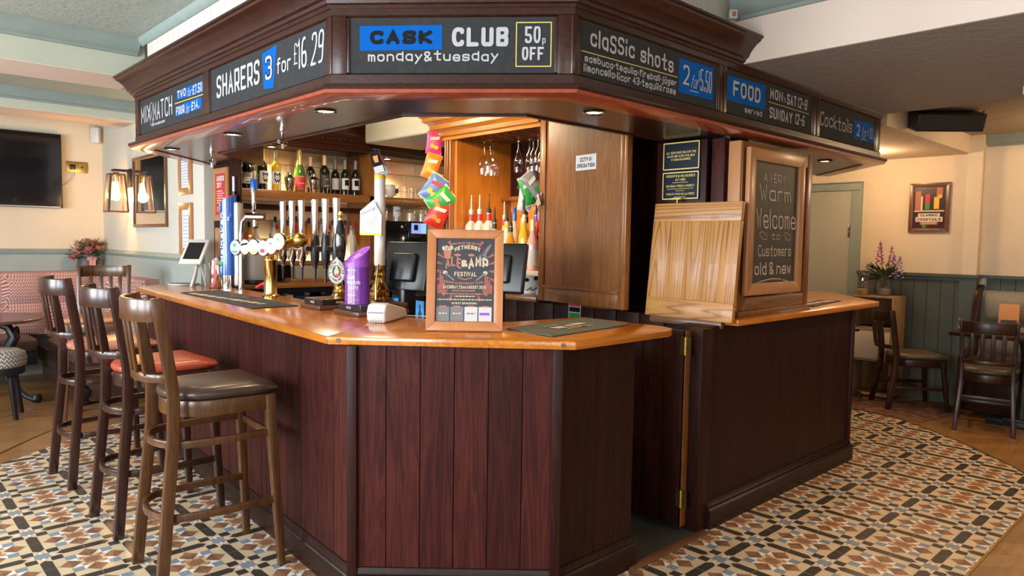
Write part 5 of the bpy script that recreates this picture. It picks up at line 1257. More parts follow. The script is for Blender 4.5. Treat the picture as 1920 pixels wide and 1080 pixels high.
for i, (y, x) in enumerate(((4.41,2.10),(4.28,2.10),(4.15,2.10),(3.98,2.10),(3.85,2.10),(3.72,2.10))):
    m = M(); m.lathe([(.014,.40),(.016,.42),(.018,.50),(.021,.59),(.022,.615),(.018,.62)], 16, (x-2,y-4.38,0)); h = m.build('tap_handle', CHROME, t)
    m = M(); m.lathe([(.014,.20),(.016,.23),(.026,.25),(.026,.36),(.020,.40)], 14, (x-2,y-4.38,.0)); m.tube([(x-2,y-4.38,.31),(x-2-.05,y-4.38+.02,.325)], .016, 8); m.build('tap_body', BLACK if i > 2 else CHROME, t)
    M().lathe([(.007,.12),(.010,.20)], 10, (x-2,y-4.38,0)).build('spout', BLACK, t)
# tall blue font
t = T('beer_tower', 'tall blue curved beer font with white lettering and red star top', 'beer font', (2.10,5.30,ZC), CAMYAW-.12)
def oval(rx, ry, n=24): return [(rx*math.cos(2*PI*k/n), ry*math.sin(2*PI*k/n)) for k in range(n)]
def shell(m, rx, ry, z0, zf, mi=0, n=24, lean=0):
    a = oval(rx,ry,n); vs = [(x,y,z0) for x, y in a]+[(x+lean,y,zf(x,y)) for x, y in a]
    m.add(vs, [(i,(i+1) % n,n+(i+1) % n,n+i) for i in range(n)]+[tuple(range(n-1,-1,-1)), tuple(range(n,2*n))], mi)
m = M(); shell(m,.060,.064,.10,lambda x,y: .655+x*.55); m.build('blue_column', BLUEG, t)
m = M(); shell(m,.061,.065,0,lambda x,y: .10); m.build('chrome_foot', CHROME, t)
m = M(); shell(m,.054,.058,.60,lambda x,y: .666+x*.55); m.build('red_top', REDG, t)
m = M(); m.box(.052,.088,-.03,.06,.02,.64); m.build('steel_back', STEEL, t, .012)
m = M(); text(m, 'Heineken', 0, .36, -.016, .016, .007, 0); m.xf(Matrix.Translation((-.020,-.0625,.20)) @ Matrix.Rotation(-PI/2,4,'Y') @ Matrix.Rotation(0,4,'X')); m.build('lettering', LABELW, t)
m = M(); text(m, '0.0', -.002, .040, .50, .53, .006, -.0655); m.build('numerals', LABELW, t)
# chrome font with red swoosh
t = T('soda_font', 'low chrome drinks font with a red wave stripe and green badge', 'drinks font', (2.03,5.36,ZC), CAMYAW)
m = M(); shell(m,.058,.05,0,lambda x,y: .225+x*.55-4*x*x); m.build('body', CHROME, t, .006)
m = M(); ribbon(m, [(-.012+.010*math.sin(k/10*5.5)+.035*k/10, .02+.19*k/10) for k in range(11)], .020, -.0512); m.build('red_wave', REDG, t)
M().lathe([(.018,0),(.02,.006),(.014,.012)], 16).xf(Matrix.Translation((.055,-.045,.19)) @ Matrix.Rotation(PI/2,4,'X')).build('green_badge', GREEN, t)
# chrome swan tap with blue-tipped tall handle
t = T('swan_tap', 'chrome swan tap with tall blue-tipped handle behind the blue font', 'beer tap', (2.15,5.03,ZC), CAMYAW)
m = M(); m.tube([(-.07,0,0),(-.07,0,.40),(-.06,0,.49),(-.03,0,.53),(.05,0,.53)], [.022,.016,.015,.018,.022], 14); m.build('swan_neck', CHROME, t)
m = M(); m.tube([(-.03,0,.53),(.10,0,.53)], .030, 16); m.tube([(.03,0,.46),(.03,0,.56)], .016, 10); m.build('cross_tube', CHROME, t)
m = M(); m.lathe([(.012,.555),(.018,.57),(.014,.585),(.019,.70),(.022,.72)], 16, (.025,0,0)); m.build('handle', CHROME, t)
M().lathe([(.022,.72),(.024,.79),(.020,.80),(.002,.80)], 16, (.026,0,0)).build('blue_tip', BLUEG, t)
m = M(); m.tube([(.04,-.01,.02),(.09,-.01,.05),(.12,-.02,.03)], .012, 10); m.build('red_hose', REDG, t)
# counter tablet on a stand
t = T('tablet_stand', 'white tablet till screen tilted on a wishbone stand at the counter end', 'tablet', (1.985,5.62,ZC), .80)
m = M(); m.box(-.085,.085,-.013,.013,-.125,.125)
s_ = m.build('tablet_case', WPLAS, t, .012)
s_.matrix_local = Matrix(((0,.73,.68,-.045),(-1,0,0,0),(0,-.68,.73,.265),(0,0,0,1)))
M().rect(-.062,.062,-.085,.085,-.0138).build('screen', BLACK, s_)
for a, b in (((-.04,.035,0),(0,.0,.185)),((.04,-.045,0),(.005,-.005,.185)),((.05,.06,0),(.006,.005,.185))):
    M().strip([a, tuple(.55*p+.45*q+(.010 if i == 0 else 0) for i, (p, q) in enumerate(zip(a,b))), b], .024,.010).build('stand_leg', WPLAS, t, .002)
M().bar((.0,0,.175),(-.02,0,.255),.05,.022).build('hinge', WPLAS, t, .004)
t = T('drip_tray', 'round white drip tray with black mat beside the tablet stand', 'tray', (1.95,5.86,ZC)); M().lathe([(.10,0),(.105,.004),(.105,.012),(.098,.012),(.095,.006)], 30).build('tray', WPLAS, t); M().lathe([(.092,.006),(.092,.013),(.001,.014)], 24).build('mat', BLACK, t)
# bar runner
def cloth(name, label, quad, z, mat, wave=.002, n=(14,8)):
    m = M(); vs = []; fs = []; nx, ny = n
    for i in range(nx):
        for j in range(ny):
            u = i/(nx-1); v = j/(ny-1); p = [quad[0][k]*(1-u)*(1-v)+quad[1][k]*u*(1-v)+quad[2][k]*u*v+quad[3][k]*(1-u)*v for k in (0,1)]
            vs.append((p[0],p[1],z+.001+wave*(1+math.sin(9*u+4*v))*(.5+.5*math.sin(7*v+2*u))))
    c = [sum(q[k] for q in quad)/4 for k in (0,1)]
    vs = [(x-c[0],y-c[1],zz-z) for x, y, zz in vs]; top = len(vs); vs += [(x,y,zz+.004) for x, y, zz in vs]
    for i in range(nx-1):
        for j in range(ny-1):
            a = i*ny+j; f = (a,a+ny,a+ny+1,a+1); fs.append(tuple(q+top for q in f)); fs.append(f[::-1])
    ring = [i*ny for i in range(nx)]+[(nx-1)*ny+j for j in range(1,ny)]+[i*ny+ny-1 for i in range(nx-2,-1,-1)]+[j for j in range(ny-2,0,-1)]
    for a, b in zip(ring, ring[1:]+ring[:1]): fs.append((a,b,b+top,a+top))
    t = T(name, label, 'bar mat', (c[0],c[1],z)); m.add(vs, fs); m.build('cloth', mat, t, ang=50); return t
t = cloth('bar_runner', 'navy bar runner with cream lettering along the left counter', [(1.66,5.02),(1.585,3.70),(1.86,3.72),(1.96,5.10)], ZC, MATB, .0003)
def flatprint(t, name, mat, fn, ang, dx=0, dy=0, z=.0068):
    m = M(); fn(m); m.xf(Matrix.Translation((dx,dy,z)) @ Matrix.Rotation(ang,4,'Z') @ Matrix.Rotation(-PI/2,4,'X')); return m.build(name, mat, t)
flatprint(t, 'lettering', CREAMT, lambda m: scribble(m, -.50, .50, -.025, .05, 0, 0), -PI/2+.05, -.06, 0)
flatprint(t, 'red_emblem', TERRA, lambda m: (m.flat([(-.02,.025),(.03,.03),(.0,-.01)], 0), scribble(m, -.12, .12, -.022, .012, 0, 0)), -PI/2+.05, .06, .02)
t = cloth('bar_towel', 'grey rubber-backed bar towel with cream print on the front counter', [(2.09,2.25),(2.06,1.945),(2.66,2.02),(2.70,2.33)], ZC, MATG, .0012)
flatprint(t, 'printed_crest', CREAMT, lambda m: (scribble(m, -.14, .0, -.035, .05, 0, 0), scribble(m, .02, .15, -.01, .045, 0, 0), scribble(m, -.10,.10,-.065,.012,0,0), scribble(m, -.12,-.02,.05,.012,0,0)), .12, 0, 0, .0083)
flatprint(t, 'orange_emblem', TERRA, lambda m: m.disc(.0,.06,.03,0,0,16,.02), .12, .03, -.10, .0083)
t = cloth('bar_towel', 'dark bar towel with red and white print on the right counter', [(4.36,2.02),(4.42,1.93),(5.05,2.02),(5.00,2.14)], ZC, MATB, .001)
flatprint(t, 'red_panel', TERRA, lambda m: m.rect(.02,.24,-.04,.02,0), .08, 0, 0, .0080); flatprint(t, 'white_panel', LABELW, lambda m: scribble(m, -.22,.0,-.02,.03,0,0), .08, 0, 0, .0080)
# hand pumps
def block(label, x, y, w, d):
    t = T('pump_block', label, 'wooden block', (x,y,ZC), 0, 'wooden hand pump bases'); B_ = wood('pump_block_oak', (.05,.018,.010),(.10,.036,.018),(.16,.06,.03),'x',1.5,.3,.3) if 'pump_block_oak' not in MATS else MATS['pump_block_oak']
    M().box(-d/2,d/2,-w/2,w/2,0,.024).build('plinth', B_, t, .004); M().box(-d/2+.02,d/2,-w/2+.015,w/2-.015,.024,.058).build('block', B_, t, .003)
    m = M(); m.box(-d/2+.017,-d/2+.02,-w/2+.02,w/2-.02,.026,.054); m.box(-d/2+.02,d/2-.06,-w/2+.012,-w/2+.015,.026,.054); m.build('black_plate', BLACK, t)
    m = M(); text(m, 'enjoy', -.022, .022, 0, .014, .003, 0, gap=1.5); m.xf(Matrix.Translation((-d/2+.0165,0,.034)) @ Matrix.Rotation(-PI/2,4,'Z')); m.build('lettering', CREAMT, t)
    m = M(); text(m, 'enjoy', -.022, .022, .034, .048, .003, -w/2+.0115, gap=1.5); m.build('lettering', CREAMT, t)
block('wooden pump base under the black-handled pump', 1.955, 3.53, .22, .25); block('wooden pump base under the purple tin and white pump', 1.97, 3.135, .24, .30)
BELL = [(.062,0),(.064,.008),(.05,.02),(.054,.03),(.046,.045),(.050,.058),(.040,.075),(.028,.095),(.022,.12),(.030,.135),(.026,.15),(.018,.165),(.022,.19),(.016,.20)]
t = T('hand_pump', 'hand pump with black turned handle, brass top and oval pump badge', 'hand pump', (2.02,3.535,ZC+.058))
M().lathe([(r*.8,z) for r, z in BELL], 22).build('brass_bell', BRASS, t)
M().lathe([(.014,.19),(.022,.21),(.030,.26),(.033,.32),(.026,.38),(.016,.415),(.015,.425)], 20).build('handle', BLACKG, t); M().lathe([(.012,.42),(.015,.43),(.010,.445),(.014,.455),(.012,.47),(.002,.475)], 16).build('brass_finial', BRASS, t)
clip_ = T('pump_badge', 'oval white pump badge with a figure, lettered Timothy Taylor Landlord', 'pump badge', (1.975,3.50,1.27), -.75)
m = M(); n = 28; m.slab([(.044*math.sin(2*PI*k/n)*(1-.12*math.cos(2*PI*k/n)), .068*math.cos(2*PI*k/n)+(.012 if k == 0 else 0)) for k in range(n)], 0, .006); m.build('plate', LABELW, clip_)
m = M(); ribbon(m, [(.041*math.sin(2*PI*k/n)*(1-.12*math.cos(2*PI*k/n)), .064*math.cos(2*PI*k/n)) for k in range(n+1)], .002, -.0006); m.disc(0,0,.024,-.0006,0,20,.036); m.build('dark_ring', plain('dark_green_print',(.02,.06,.035),.5), clip_)
m = M(); m.flat([(-.010,-.02),(.010,-.02),(.014,.0),(.006,.018),(-.006,.018),(-.013,0)], -.0012); m.disc(0,.024,.007,-.0012); m.build('printed_figure', CREAMT, clip_); m = M(); m.disc(0.004,-.022,.010,-.0016,0,12); m.build('red_print', RED, clip_)
m = M()
def ringtext(m, st, a0, a1, rx, rz, ch, wt, inv=False):
    for k, c in enumerate(st):
        a = a0+(a1-a0)*k/(len(st)-1)
        g, wd = layout(c)[:2]
        for pts in g:
            q = []
            for px_, pz_ in pts:
                lx = (px_-wd/2)*ch/6; lz = (pz_-3)*ch/6*(-1 if inv else 1)*1
                if inv: lx = lx; lz = -lz
                rot = -a if not inv else PI-a
                X = lx*math.cos(rot)-lz*math.sin(rot); Z = lx*math.sin(rot)+lz*math.cos(rot)
                q.append((rx*math.sin(a)+X, rz*math.cos(a)+Z))
            ribbon(m, q, wt, -.0014)
ringtext(m, 'TIMOTHY TAYLOR', -1.75, 1.75, .033, .050, .011, .0022); ringtext(m, 'LANDLORD', PI+.95, PI-.95, .031, .050, .010, .0022, True); m.build('lettering', INK, clip_)
t = T('hand_pump', 'hand pump with tall white tube handle on a brass bell, yellow ring at top', 'hand pump', (2.075,3.225,ZC+.058))
M().lathe(BELL, 26).build('brass_bell', BRASS, t); M().lathe([(.027,.185),(.029,.19),(.029,.64),(.028,.645)], 24).build('handle', CERAM, t); M().lathe([(.0295,.640),(.0295,.658),(.02,.662),(.002,.662)], 24).build('yellow_ring', YEL, t)
M().lathe([(.031,.40),(.031,.425)], 20).build('badge_clamp', WPLAS, t)
M().tube([(-.02,-.02,.19),(-.05,-.045,.10),(-.055,-.05,.01)], .005).build('brass_stay', BRASS, t)
clip_ = T('pump_badge', 'white gable-shaped pump badge with a mountain sketch, lettered Wainwright', 'pump badge', (2.02,3.22,1.56), -.85)
m = M(); m.slab([(-.062,-.085),(.052,-.092),(.055,.015),(.012,.095),(-.060,.035)], 0, .006); m.build('plate', LABELW, clip_)
m = M()
for P_ in ([(-.05,-.055),(-.02,-.02),(-.005,-.03),(.02,.01),(.05,-.05)],[(-.03,-.05),(.0,-.035),(.018,-.005),(.03,-.03)],[(0,-.05),(.02,-.03),(.03,-.045)],[(-.045,-.062),(.05,-.062)]): ribbon(m, P_, .0022, -.0006)
m.build('mountain_sketch', FOILG, clip_); m = M(); text(m, 'Wainwright', -.052, .032, .012, .032, .0028, -.0006, rise=.035); m.build('lettering', plain('slate_blue_print', (.22,.30,.42), .6), clip_)
m = M(); m.rect(-.06,.05,-.090,-.078,-.0006); m.build('yellow_band', YEL, clip_)
for k, (dx, dz, l) in enumerate(((-.018,.0,'dark ad card clipped above the white pump, front of the fan'),(.0,-.006,'terracotta ad card fanned behind the dark one above the white pump'),(.014,-.012,'grey ad card rearmost of the fan above the white pump'))):
    c = T('ad_card', l, 'card', (2.07+dx,3.21+dx*-.5+.012*k,1.80+.05+dz), (0,-.3-.1*k,-.75), 'cards clipped above the white pump'); M().box(-.025,.025,0,.0012,-.055,.06).build('card', (INK,TERRA,FOILG)[k], c)
    m = M(); m.rect(-.025,.025,-.055,-.02,-.0006); m.build('white_foot', PAPER, c)
    if k == 0: m = M(); m.flat([(-.010,.0),(.010,.0),(.013,.035),(-.013,.035)], -.0006); m.build('glass_picture', ORNG, c)
# purple charity tin
t = T('charity_tin', 'purple charity collection tin with slanted lid standing on the pump base', 'collection tin', (1.862,3.095,ZC+.058), -.62); r = .0605
M().lathe([(r*.98,0),(r*1.02,.003),(r*1.02,.012),(r,.016),(r,.19)], 32).build('can', PURPLE, t)
m = M(); n = 32; a = oval(r*1.02,r*1.02,n); zt = lambda x, y: .245+x*.62+y*.35
vs = [(x,y,.185) for x, y in a]+[(x,y,zt(x,y)) for x, y in a]+[(x*.9,y*.9,zt(x*.9,y*.9)+.001) for x, y in a]+[(x*.88,y*.88,zt(x*.88,y*.88)-.004) for x, y in a]
m.add(vs, [(k*n+i,k*n+(i+1) % n,(k+1)*n+(i+1) % n,(k+1)*n+i) for k in range(3) for i in range(n)]+[tuple(3*n+i for i in range(n)), tuple(range(n-1,-1,-1))]); m.build('slanted_lid', PURPLE_L, t)
def curved(m, r, off_=0):
    m2 = M()
    for x, y, z in m.v:
        a = x/r; m2.v.append((r*math.sin(a), -r*math.cos(a), z))
    m2.f = m.f; m2.mi = m.mi; return m2
m = M(); text(m, 'supporting our', -.052, .0, .168, .176, .002, 0); text(m, 'Leeds', -.052, -.008, .128, .147, .0042, 0); text(m, 'Hospitals', -.052, .018, .103, .122, .0042, 0); text(m, 'Charity', -.045, .008, .078, .097, .0042, 0); scribble(m, -.052,.0,.048,.004,0,0)
curved(m, r+.0006).build('white_lettering', LABELW, t); m = M(); scribble(m, -.052,.0,.062,.004,0,0); scribble(m, -.052,.012,.025,.004,0,0); curved(m, r+.0006).build('gold_lettering', ORNG, t)
m = M(); 
def onlid(m): 
    m2 = M()
    for x, y, z in m.v: m2.v.append((x, z, zt(x,z)-.003))
    m2.f = m.f; m2.mi = m.mi; return m2
m = M(); scribble(m,-.025,.02,-.02,.004,0,0); scribble(m,-.025,.025,-.03,.004,0,0); m.rect(-.02,.015,.0,.009,0); onlid(m).build('lid_print', LABELW, t); m = M(); scribble(m,-.01,.025,.022,.004,0,0); scribble(m,-.005,.03,.03,.004,0,0); onlid(m).build('lid_gold_print', ORNG, t)
# card reader
t = T('card_reader', 'white card payment terminal lying on the front counter', 'card reader', (1.885,2.86,ZC), math.radians(36))
m = M(); m.slab([(-.15,.012),(-.135,0),(.15,.0),(.155,.02),(.14,.045),(-.09,.088),(-.135,.085),(-.155,.05)], -.045, .045); m.build('casing', WPLAS, t, .010, 3)
M().box(-.145,-.08,-.040,.040,-.0,.03).build('base_cup', CERAM, t, .008)
m = M()
for k in range(5): m.box(-.1465,-.1455,-.028+k*.013,-.022+k*.013,.006,.014)
m.box(-.156,-.150,-.036,.036,.046,.050); m.build('slots', BLACK, t)
m = M(); m.xf(Matrix()); m.box(-.07,.06,-.034,.034,.0,.001); m.xf(Matrix.Translation((0,0,.074)) @ Matrix.Rotation(.187,4,'Y')); m.build('screen', BLACK, t)
t = T('charger_cable', 'white charging cable running from the card reader behind the framed poster', 'cable', (2.0,2.8,ZC)); m = M(); m.tube([(.03,.14,.004),(.09,.05,.004),(.10,-.06,.004),(.04,-.20,.004),(.08,-.30,.004),(.16,-.36,.004)], .003, 6); m.build('cable', WPLAS, t)
# framed festival poster
t = T('poster_frame', 'wooden framed WETHERBY ALE & AMP FESTIVAL poster standing on the front counter', 'poster', (1.78,2.412,ZC+.002), (-math.radians(9),0,math.atan2(-.217,.233))); w, h = .322, .428
framed(t, w, h, .038, .022, POSTERW)
M().box(.03,w-.03,-.012,-.004,.03,h-.03).build('poster_sheet', plain('poster_charcoal', (.030,.028,.036), .45), t)
M().box(w/2-.04,w/2+.04,0,.012,.05,.34).build('easel_strut', BLACK, t)
PX, PZ, PW, PH = .040, .040, w-.08, h-.08; Y = -.0128
cr, te, gy = M(), M(), M()
def pt(m, st, u0, u1, v0, v1, wt, **k): text(m, st, PX+u0*PW, PX+u1*PW, PZ+v0*PH, PZ+v1*PH, wt, Y, **k)
rr, wh = M(), M()
for sd in (-1,1):
    for k in range(9):
        a = .55+k*.26; x0, z0 = .5+sd*.20, .62
        p = lambda r_, q: (PX+min(max((.5+sd*(r_*math.sin(q))),.0),1)*PW, PZ+(.62+r_*.75*math.cos(q))*PH)
        rr.flat([p(.40,a), p(.56,a-.035), p(.56,a+.06)], -.0123)
for sd in (0,1):
    for k in range(4): rr.rect(PX+(.02+.82*sd+.035*k)*PW, PX+(.048+.82*sd+.035*k)*PW, PZ+.335*PH, PZ+(.45+.05*((k*7+sd*3) % 4))*PH, -.0124)
for m_, st, a in ((te,'HOSTED BY THE NEW INN',(.26,.76,.925,.950,.0024)),(cr,'WETHERBY',(.30,.76,.845,.895,.0075)),(te,'ALE',(.15,.43,.635,.755,.014)),(cr,'&',(.43,.54,.66,.745,.009)),(cr,'AMP',(.55,.90,.635,.755,.014)),(cr,'FESTIVAL',(.31,.70,.545,.60,.0075)),(te,"BEERS, BANDS & ROCKIN' HANDS!",(.17,.82,.465,.490,.0024)),(cr,'SATURDAY 22nd AUGUST 2026',(.12,.87,.395,.435,.0042)),(te,'NOON ONWARDS',(.28,.68,.36,.38,.003))):
    pt(m_, st, *a, **({'arc':.012} if st in ('WETHERBY','ALE','AMP') else {'arc':.005} if 'HOSTED' in st else {'arc':-.006} if 'BEERS' in st else {}))
for v, u0, u1, m_ in ((.325,.12,.86,te),(.295,.32,.68,cr),(.255,.02,.97,cr)): scribble(m_, PX+u0*PW, PX+u1*PW, PZ+v*PH, .005, 0, Y)
pt(cr, '*EVENT SPONSORS*', .27, .72, .205, .23, .0026)
for k in range(4):
    x0 = PX+(.01+.245*k)*PW; (wh if k > 1 else gy).rect(x0, x0+.225*PW, PZ+.0*PH, PZ+.175*PH, -.0124); te.rect(x0+.012, x0+.225*PW-.012, PZ+.172*PH, PZ+.188*PH, -.0126)
    scribble(cr if k < 2 else gy, x0+.010, x0+.225*PW-.010, PZ+.085*PH, .006, 0, Y-.0004)
pm = M(); pm.rect(PX+.765*PW, PX+.93*PW, PZ+.075*PH, PZ+.105*PH, Y-.0006)
# beer glass and guitar drawings, skyline swoosh
te.flat([(PX+(.12+a*.13)*PW, PZ+b*PH) for a, b in ((.1,.76),(.9,.76),(1.05,.87),(-.05,.87))], Y); 
for k in range(4): cr.disc(PX+(.125+.04*k)*PW, PZ+(.885+.008*(k % 2))*PH, .009, Y-.0002, 0, 12)
ribbon(gy, [(PX+.93*PW,PZ+.93*PH),(PX+.83*PW,PZ+.80*PH)], .008, Y); gy.disc(PX+.815*PW,PZ+.79*PH,.013,Y,0,14); gy.disc(PX+.79*PW,PZ+.775*PH,.015,Y,0,14)
for sx_ in (.36,.60): te.disc(PX+sx_*PW, PZ+.805*PH, .014, Y, 0, 14, .006)
for sd in (-1,1): ribbon(gy, [(PX+(.5+sd*.34)*PW,PZ+.58*PH),(PX+(.5+sd*.20)*PW,PZ+.50*PH)], .007, Y); cr.disc(PX+(.5+sd*.35)*PW,PZ+.59*PH,.010,Y,0,12,.008)
ribbon(te, [(PX+.38*PW,PZ+.53*PH),(PX+.5*PW,PZ+.505*PH),(PX+.62*PW,PZ+.53*PH)], .004, Y)
for nm, m_, mt in (('red_rays',rr,plain('poster_red',(.34,.085,.06),.5)),('terracotta_print',te,TERRA),('grey_print',gy,plain('poster_grey',(.17,.16,.17),.5)),('white_panel',wh,PAPER),('cream_print',cr,CREAMT),('purple_print',pm,PURPLE_L)): m_.build(nm, mt, t)
# tills seen from behind
for x, y, a, l in ((2.30,3.30,math.radians(28),'black till screen seen from behind, between the white pump and the poster'),(2.66,2.94,math.radians(38),'black till screen seen from behind, right of the framed poster')):
    t = T('till_screen', l, 'till', (x,y,.93), a-PI/2-.3, 'tills behind the front counter')
    m = M(); m.box(-.17,.17,-.018,.022,-.13,.15); o = m.build('screen', BLACK, t, .012, 3); o.location = (0,0,.36); o.rotation_euler = (-.22,0,0)
    m = M(); m.box(-.09,.09,-.045,-.018,-.08,.08); o = m.build('rear_housing', BLACK, t, .015, 3); o.location = (0,0,.36); o.rotation_euler = (-.22,0,0)
    m = M(); m.bar((0,.0,.05),(0,.01,.30),.10,.05); m.build('stand', BLACK, t, .01); M().box(-.13,.13,-.12,.14,0,.05).build('base', BLACK, t, .01)
t = T('handset', 'black handset cradled beside the till behind the purple tin', 'handset', (2.16,3.36,.93), -.6)
m = M(); m.bar((0,0,0),(.02,.05,.42),.09,.05,.07,.035); m.build('body', BLACK, t, .012); m = M(); m.bar((-.01,-.03,.30),(.0,-.028,.38),.02,.012); m.build('silver_key', STEEL, t, .003)
t = T('bottle_fridge', 'blue-lit glass bottle fridge glimpsed between the card reader and the poster', 'fridge', (3.318,4.72,.0), -PI/2); 
m = M(); m.box(-.26,.26,-.02,.005,0,.2); m.box(-.26,.26,-.02,.005,.97,1.02); m.box(-.26,-.22,-.02,.005,0,1.02); m.box(.22,.26,-.02,.005,0,1.02); m.build('door_frame', BLACKG, t, .003); M().box(-.22,.22,.0,.004,.2,.97).build('light_panel', FRID_B, t); M().box(-.22,.22,-.014,-.01,.2,.97).build('glass', GLASSB, t)
for k in range(4): M().lathe([(.024,0),(.026,.14),(.010,.18),(.010,.22)], 10, (-.15+.1*k,-.006,.72), sy=.18).build('bottle_silhouette', BLUESP, t)
# ---------------------------------------------------------------- on the walls, and the far corners
R_L = -PI/2        # facing the bar's left aisle (-x)
t = T('television', 'large black flat television on the cream wall above the zigzag banquette', 'television', (.35,8.715,1.725)); M().box(0,1.355,-.05,.0,0,.76).build('casing', BLACK, t, .006); M().rect(.012,1.343,.018,.748,-.0505).build('screen', TVB, t); M().box(.5,.85,0,.03,.2,.55).build('wall_bracket', BLACK, t); M().rect(.02,1.335,.004,.012,-.0506).build('silver_strip', STEEL, t)
m = M(); m.tube([(1.705,8.735,1.95),(1.74,8.74,1.97),(1.80,8.74,2.03),(1.845,8.74,2.16)], .006, 6); tag(m.build('power_cable', WPLAS), 'white cable from the television up to the brass socket', 'cable')
t = T('wall_socket', 'double brass wall socket with black plug between television and corner', 'socket', (1.86,8.75,2.11)); m = M(); m.box(-.10,.10,-.012,0,0,.115); m.build('brass_plate', BRASS_O, t, .004); M().box(-.075,-.02,-.05,-.012,.03,.08).build('plug', BLACK, t, .008); M().box(.035,.055,-.016,-.012,.05,.065).build('switch', BLACK, t)
t = T('alarm_sensor', 'small white alarm sensor high in the wall corner', 'sensor', (2.03,8.68,2.43), -.7); m = M(); m.box(-.045,.045,-.035,.02,0,.17); m.build('casing', WPLAS, t, .012, 3); M().lathe([(.015,0),(.015,.003)], 14).xf(Matrix.Translation((0,-.036,.10)) @ Matrix.Rotation(PI/2,4,'X')).build('lens', CERAM, t); M().tube([(0,0,.17),(-.02,.02,.20),(-.05,.03,.21)], .008).build('bracket', WPLAS, t)
# lantern wall light
t = T('wall_lantern', 'black framed glass wall lantern with glowing filament bulb', 'wall light', (2.1,7.72,1.94), R_L); 
m = M(); m.box(-.06,.06,-.02,0,-.02,.16); m.box(-.055,.055,-.16,-.0,.13,.15); m.build('bracket', BLACK, t, .003)
b0, b1_, w0, w1 = -.26, .10, .085, .06
C0 = [(-w0,-.22),(w0,-.22),(w0,-.05),(-w0,-.05)]; C1 = [(-w1,-.19),(w1,-.19),(w1,-.07),(-w1,-.07)]
for k in range(4):
    k2 = (k+1) % 4; M().bar((*C0[k],b0),(*C1[k],b1_),.017,.017).build('frame_bar', DARKFR, t); m = M(); m.bar((*C0[k],b0),(*C0[k2],b0),.014,.014); m.bar((*C1[k],b1_),(*C1[k2],b1_),.014,.014); m.build('frame_ring', DARKFR, t)
    M().add([(*C0[k],b0),(*C0[k2],b0),(*C1[k2],b1_),(*C1[k],b1_)], [(0,1,2,3)]).build('glass_pane', GLASS, t)
M().lathe([(.022,.03),(.024,.10),(.03,.12)], 14, (0,-.13,0)).build('lamp_holder', BRASS, t)
M().lathe([(.014,.03),(.022,-.02),(.034,-.08),(.036,-.11),(.024,-.145),(.003,-.155)], 18, (0,-.13,0)).build('filament_bulb', BULB, t)
point('lantern_glow', (2.1-.13,7.72,1.83), 36, TUNG, .05)
# mirror and framed notices
def wallframe(name, label, cat, y0, z, w, h, fw, fm, face, x=2.098, rz=R_L, dep=.02, grp=None, tilt=0):
    t = T(name, label, cat, (x,y0,z), (tilt,0,rz), grp); framed(t, w, h, fw, dep, fm); M().box(fw*.9,w-fw*.9,-.010,-.002,fw*.9,h-fw*.9).build('sheet' if face is not MIRR else 'mirror', face, t); return t
wallframe('mirror', 'gilt framed wall mirror reflecting the television, right of the lantern', 'mirror', 7.59, 1.53, .96, .665, .030, DARKFR, MIRR)
for z, h, l in ((1.795,.36,'upper wood-framed pale notice on the lamp wall'),(1.30,.425,'lower wood-framed pale notice on the lamp wall')):
    t = wallframe('framed_notice', l, 'framed notice', 6.31, z, .29, h, .055, FRAMEW, PAPERB, grp='framed notices on the lamp wall'); m = M()
    for k in range(9): scribble(m, .075, .215, .075+(h-.15)*k/9, .004, 0, -.0105)
    m.build('small_print', FOILG, t)
t = wallframe('framed_sign', 'red UNDER 25? age check sign in a wooden frame on the dark post', 'sign', 5.72, 1.575, .285, .405, .045, FRAMEW, RED, 2.165)
m = M(); text(m, 'UNDER', .055,.20,.305,.345,.010,-.0106); text(m, '25?', .055,.15,.255,.295,.010,-.0106)
for k in range(6): scribble(m, .055, .20 if k % 2 == 0 else .17, .135+.018*k, .008, 0, -.0106)
for k in range(3): scribble(m, .055, .15, .075+.014*k, .005, 0, -.0106)
text(m, '&', .19,.235,.06,.10,.009,-.0106); m.build('lettering', LABELW, t)
t = wallframe('framed_notice', 'small wood-framed cream notice low on the dark post beneath the red sign', 'framed notice', 5.69, 1.12, .34, .40, .075, FRAMEW, LABELC, 2.165); m = M()
for k in range(8): scribble(m, .10, .24, .10+.025*k, .004, 0, -.0106)
m.build('small_print', FOILG, t)
m = M(); m.box(2.167,2.18,5.25,5.76,1.068,2.03); 
for k in range(5): m.box(2.166,2.168,5.27+k*.1,5.27+k*.1+.09,1.08,2.02)
struct(m.build('trim_7', MAHOG_D), 'dark boarded post at the end of the bar')
t = T('door_bolt_rail', 'slim dark metal rail fixed to the boarded post', 'rail', (2.15,5.32,1.45)); M().tube([(0,0,0),(0,0,.45)], .012, 10).build('rail', STEEL, t); M().tube([(0,0,.22),(0,0,.34)], .016, 10).build('grip', BLACK, t)
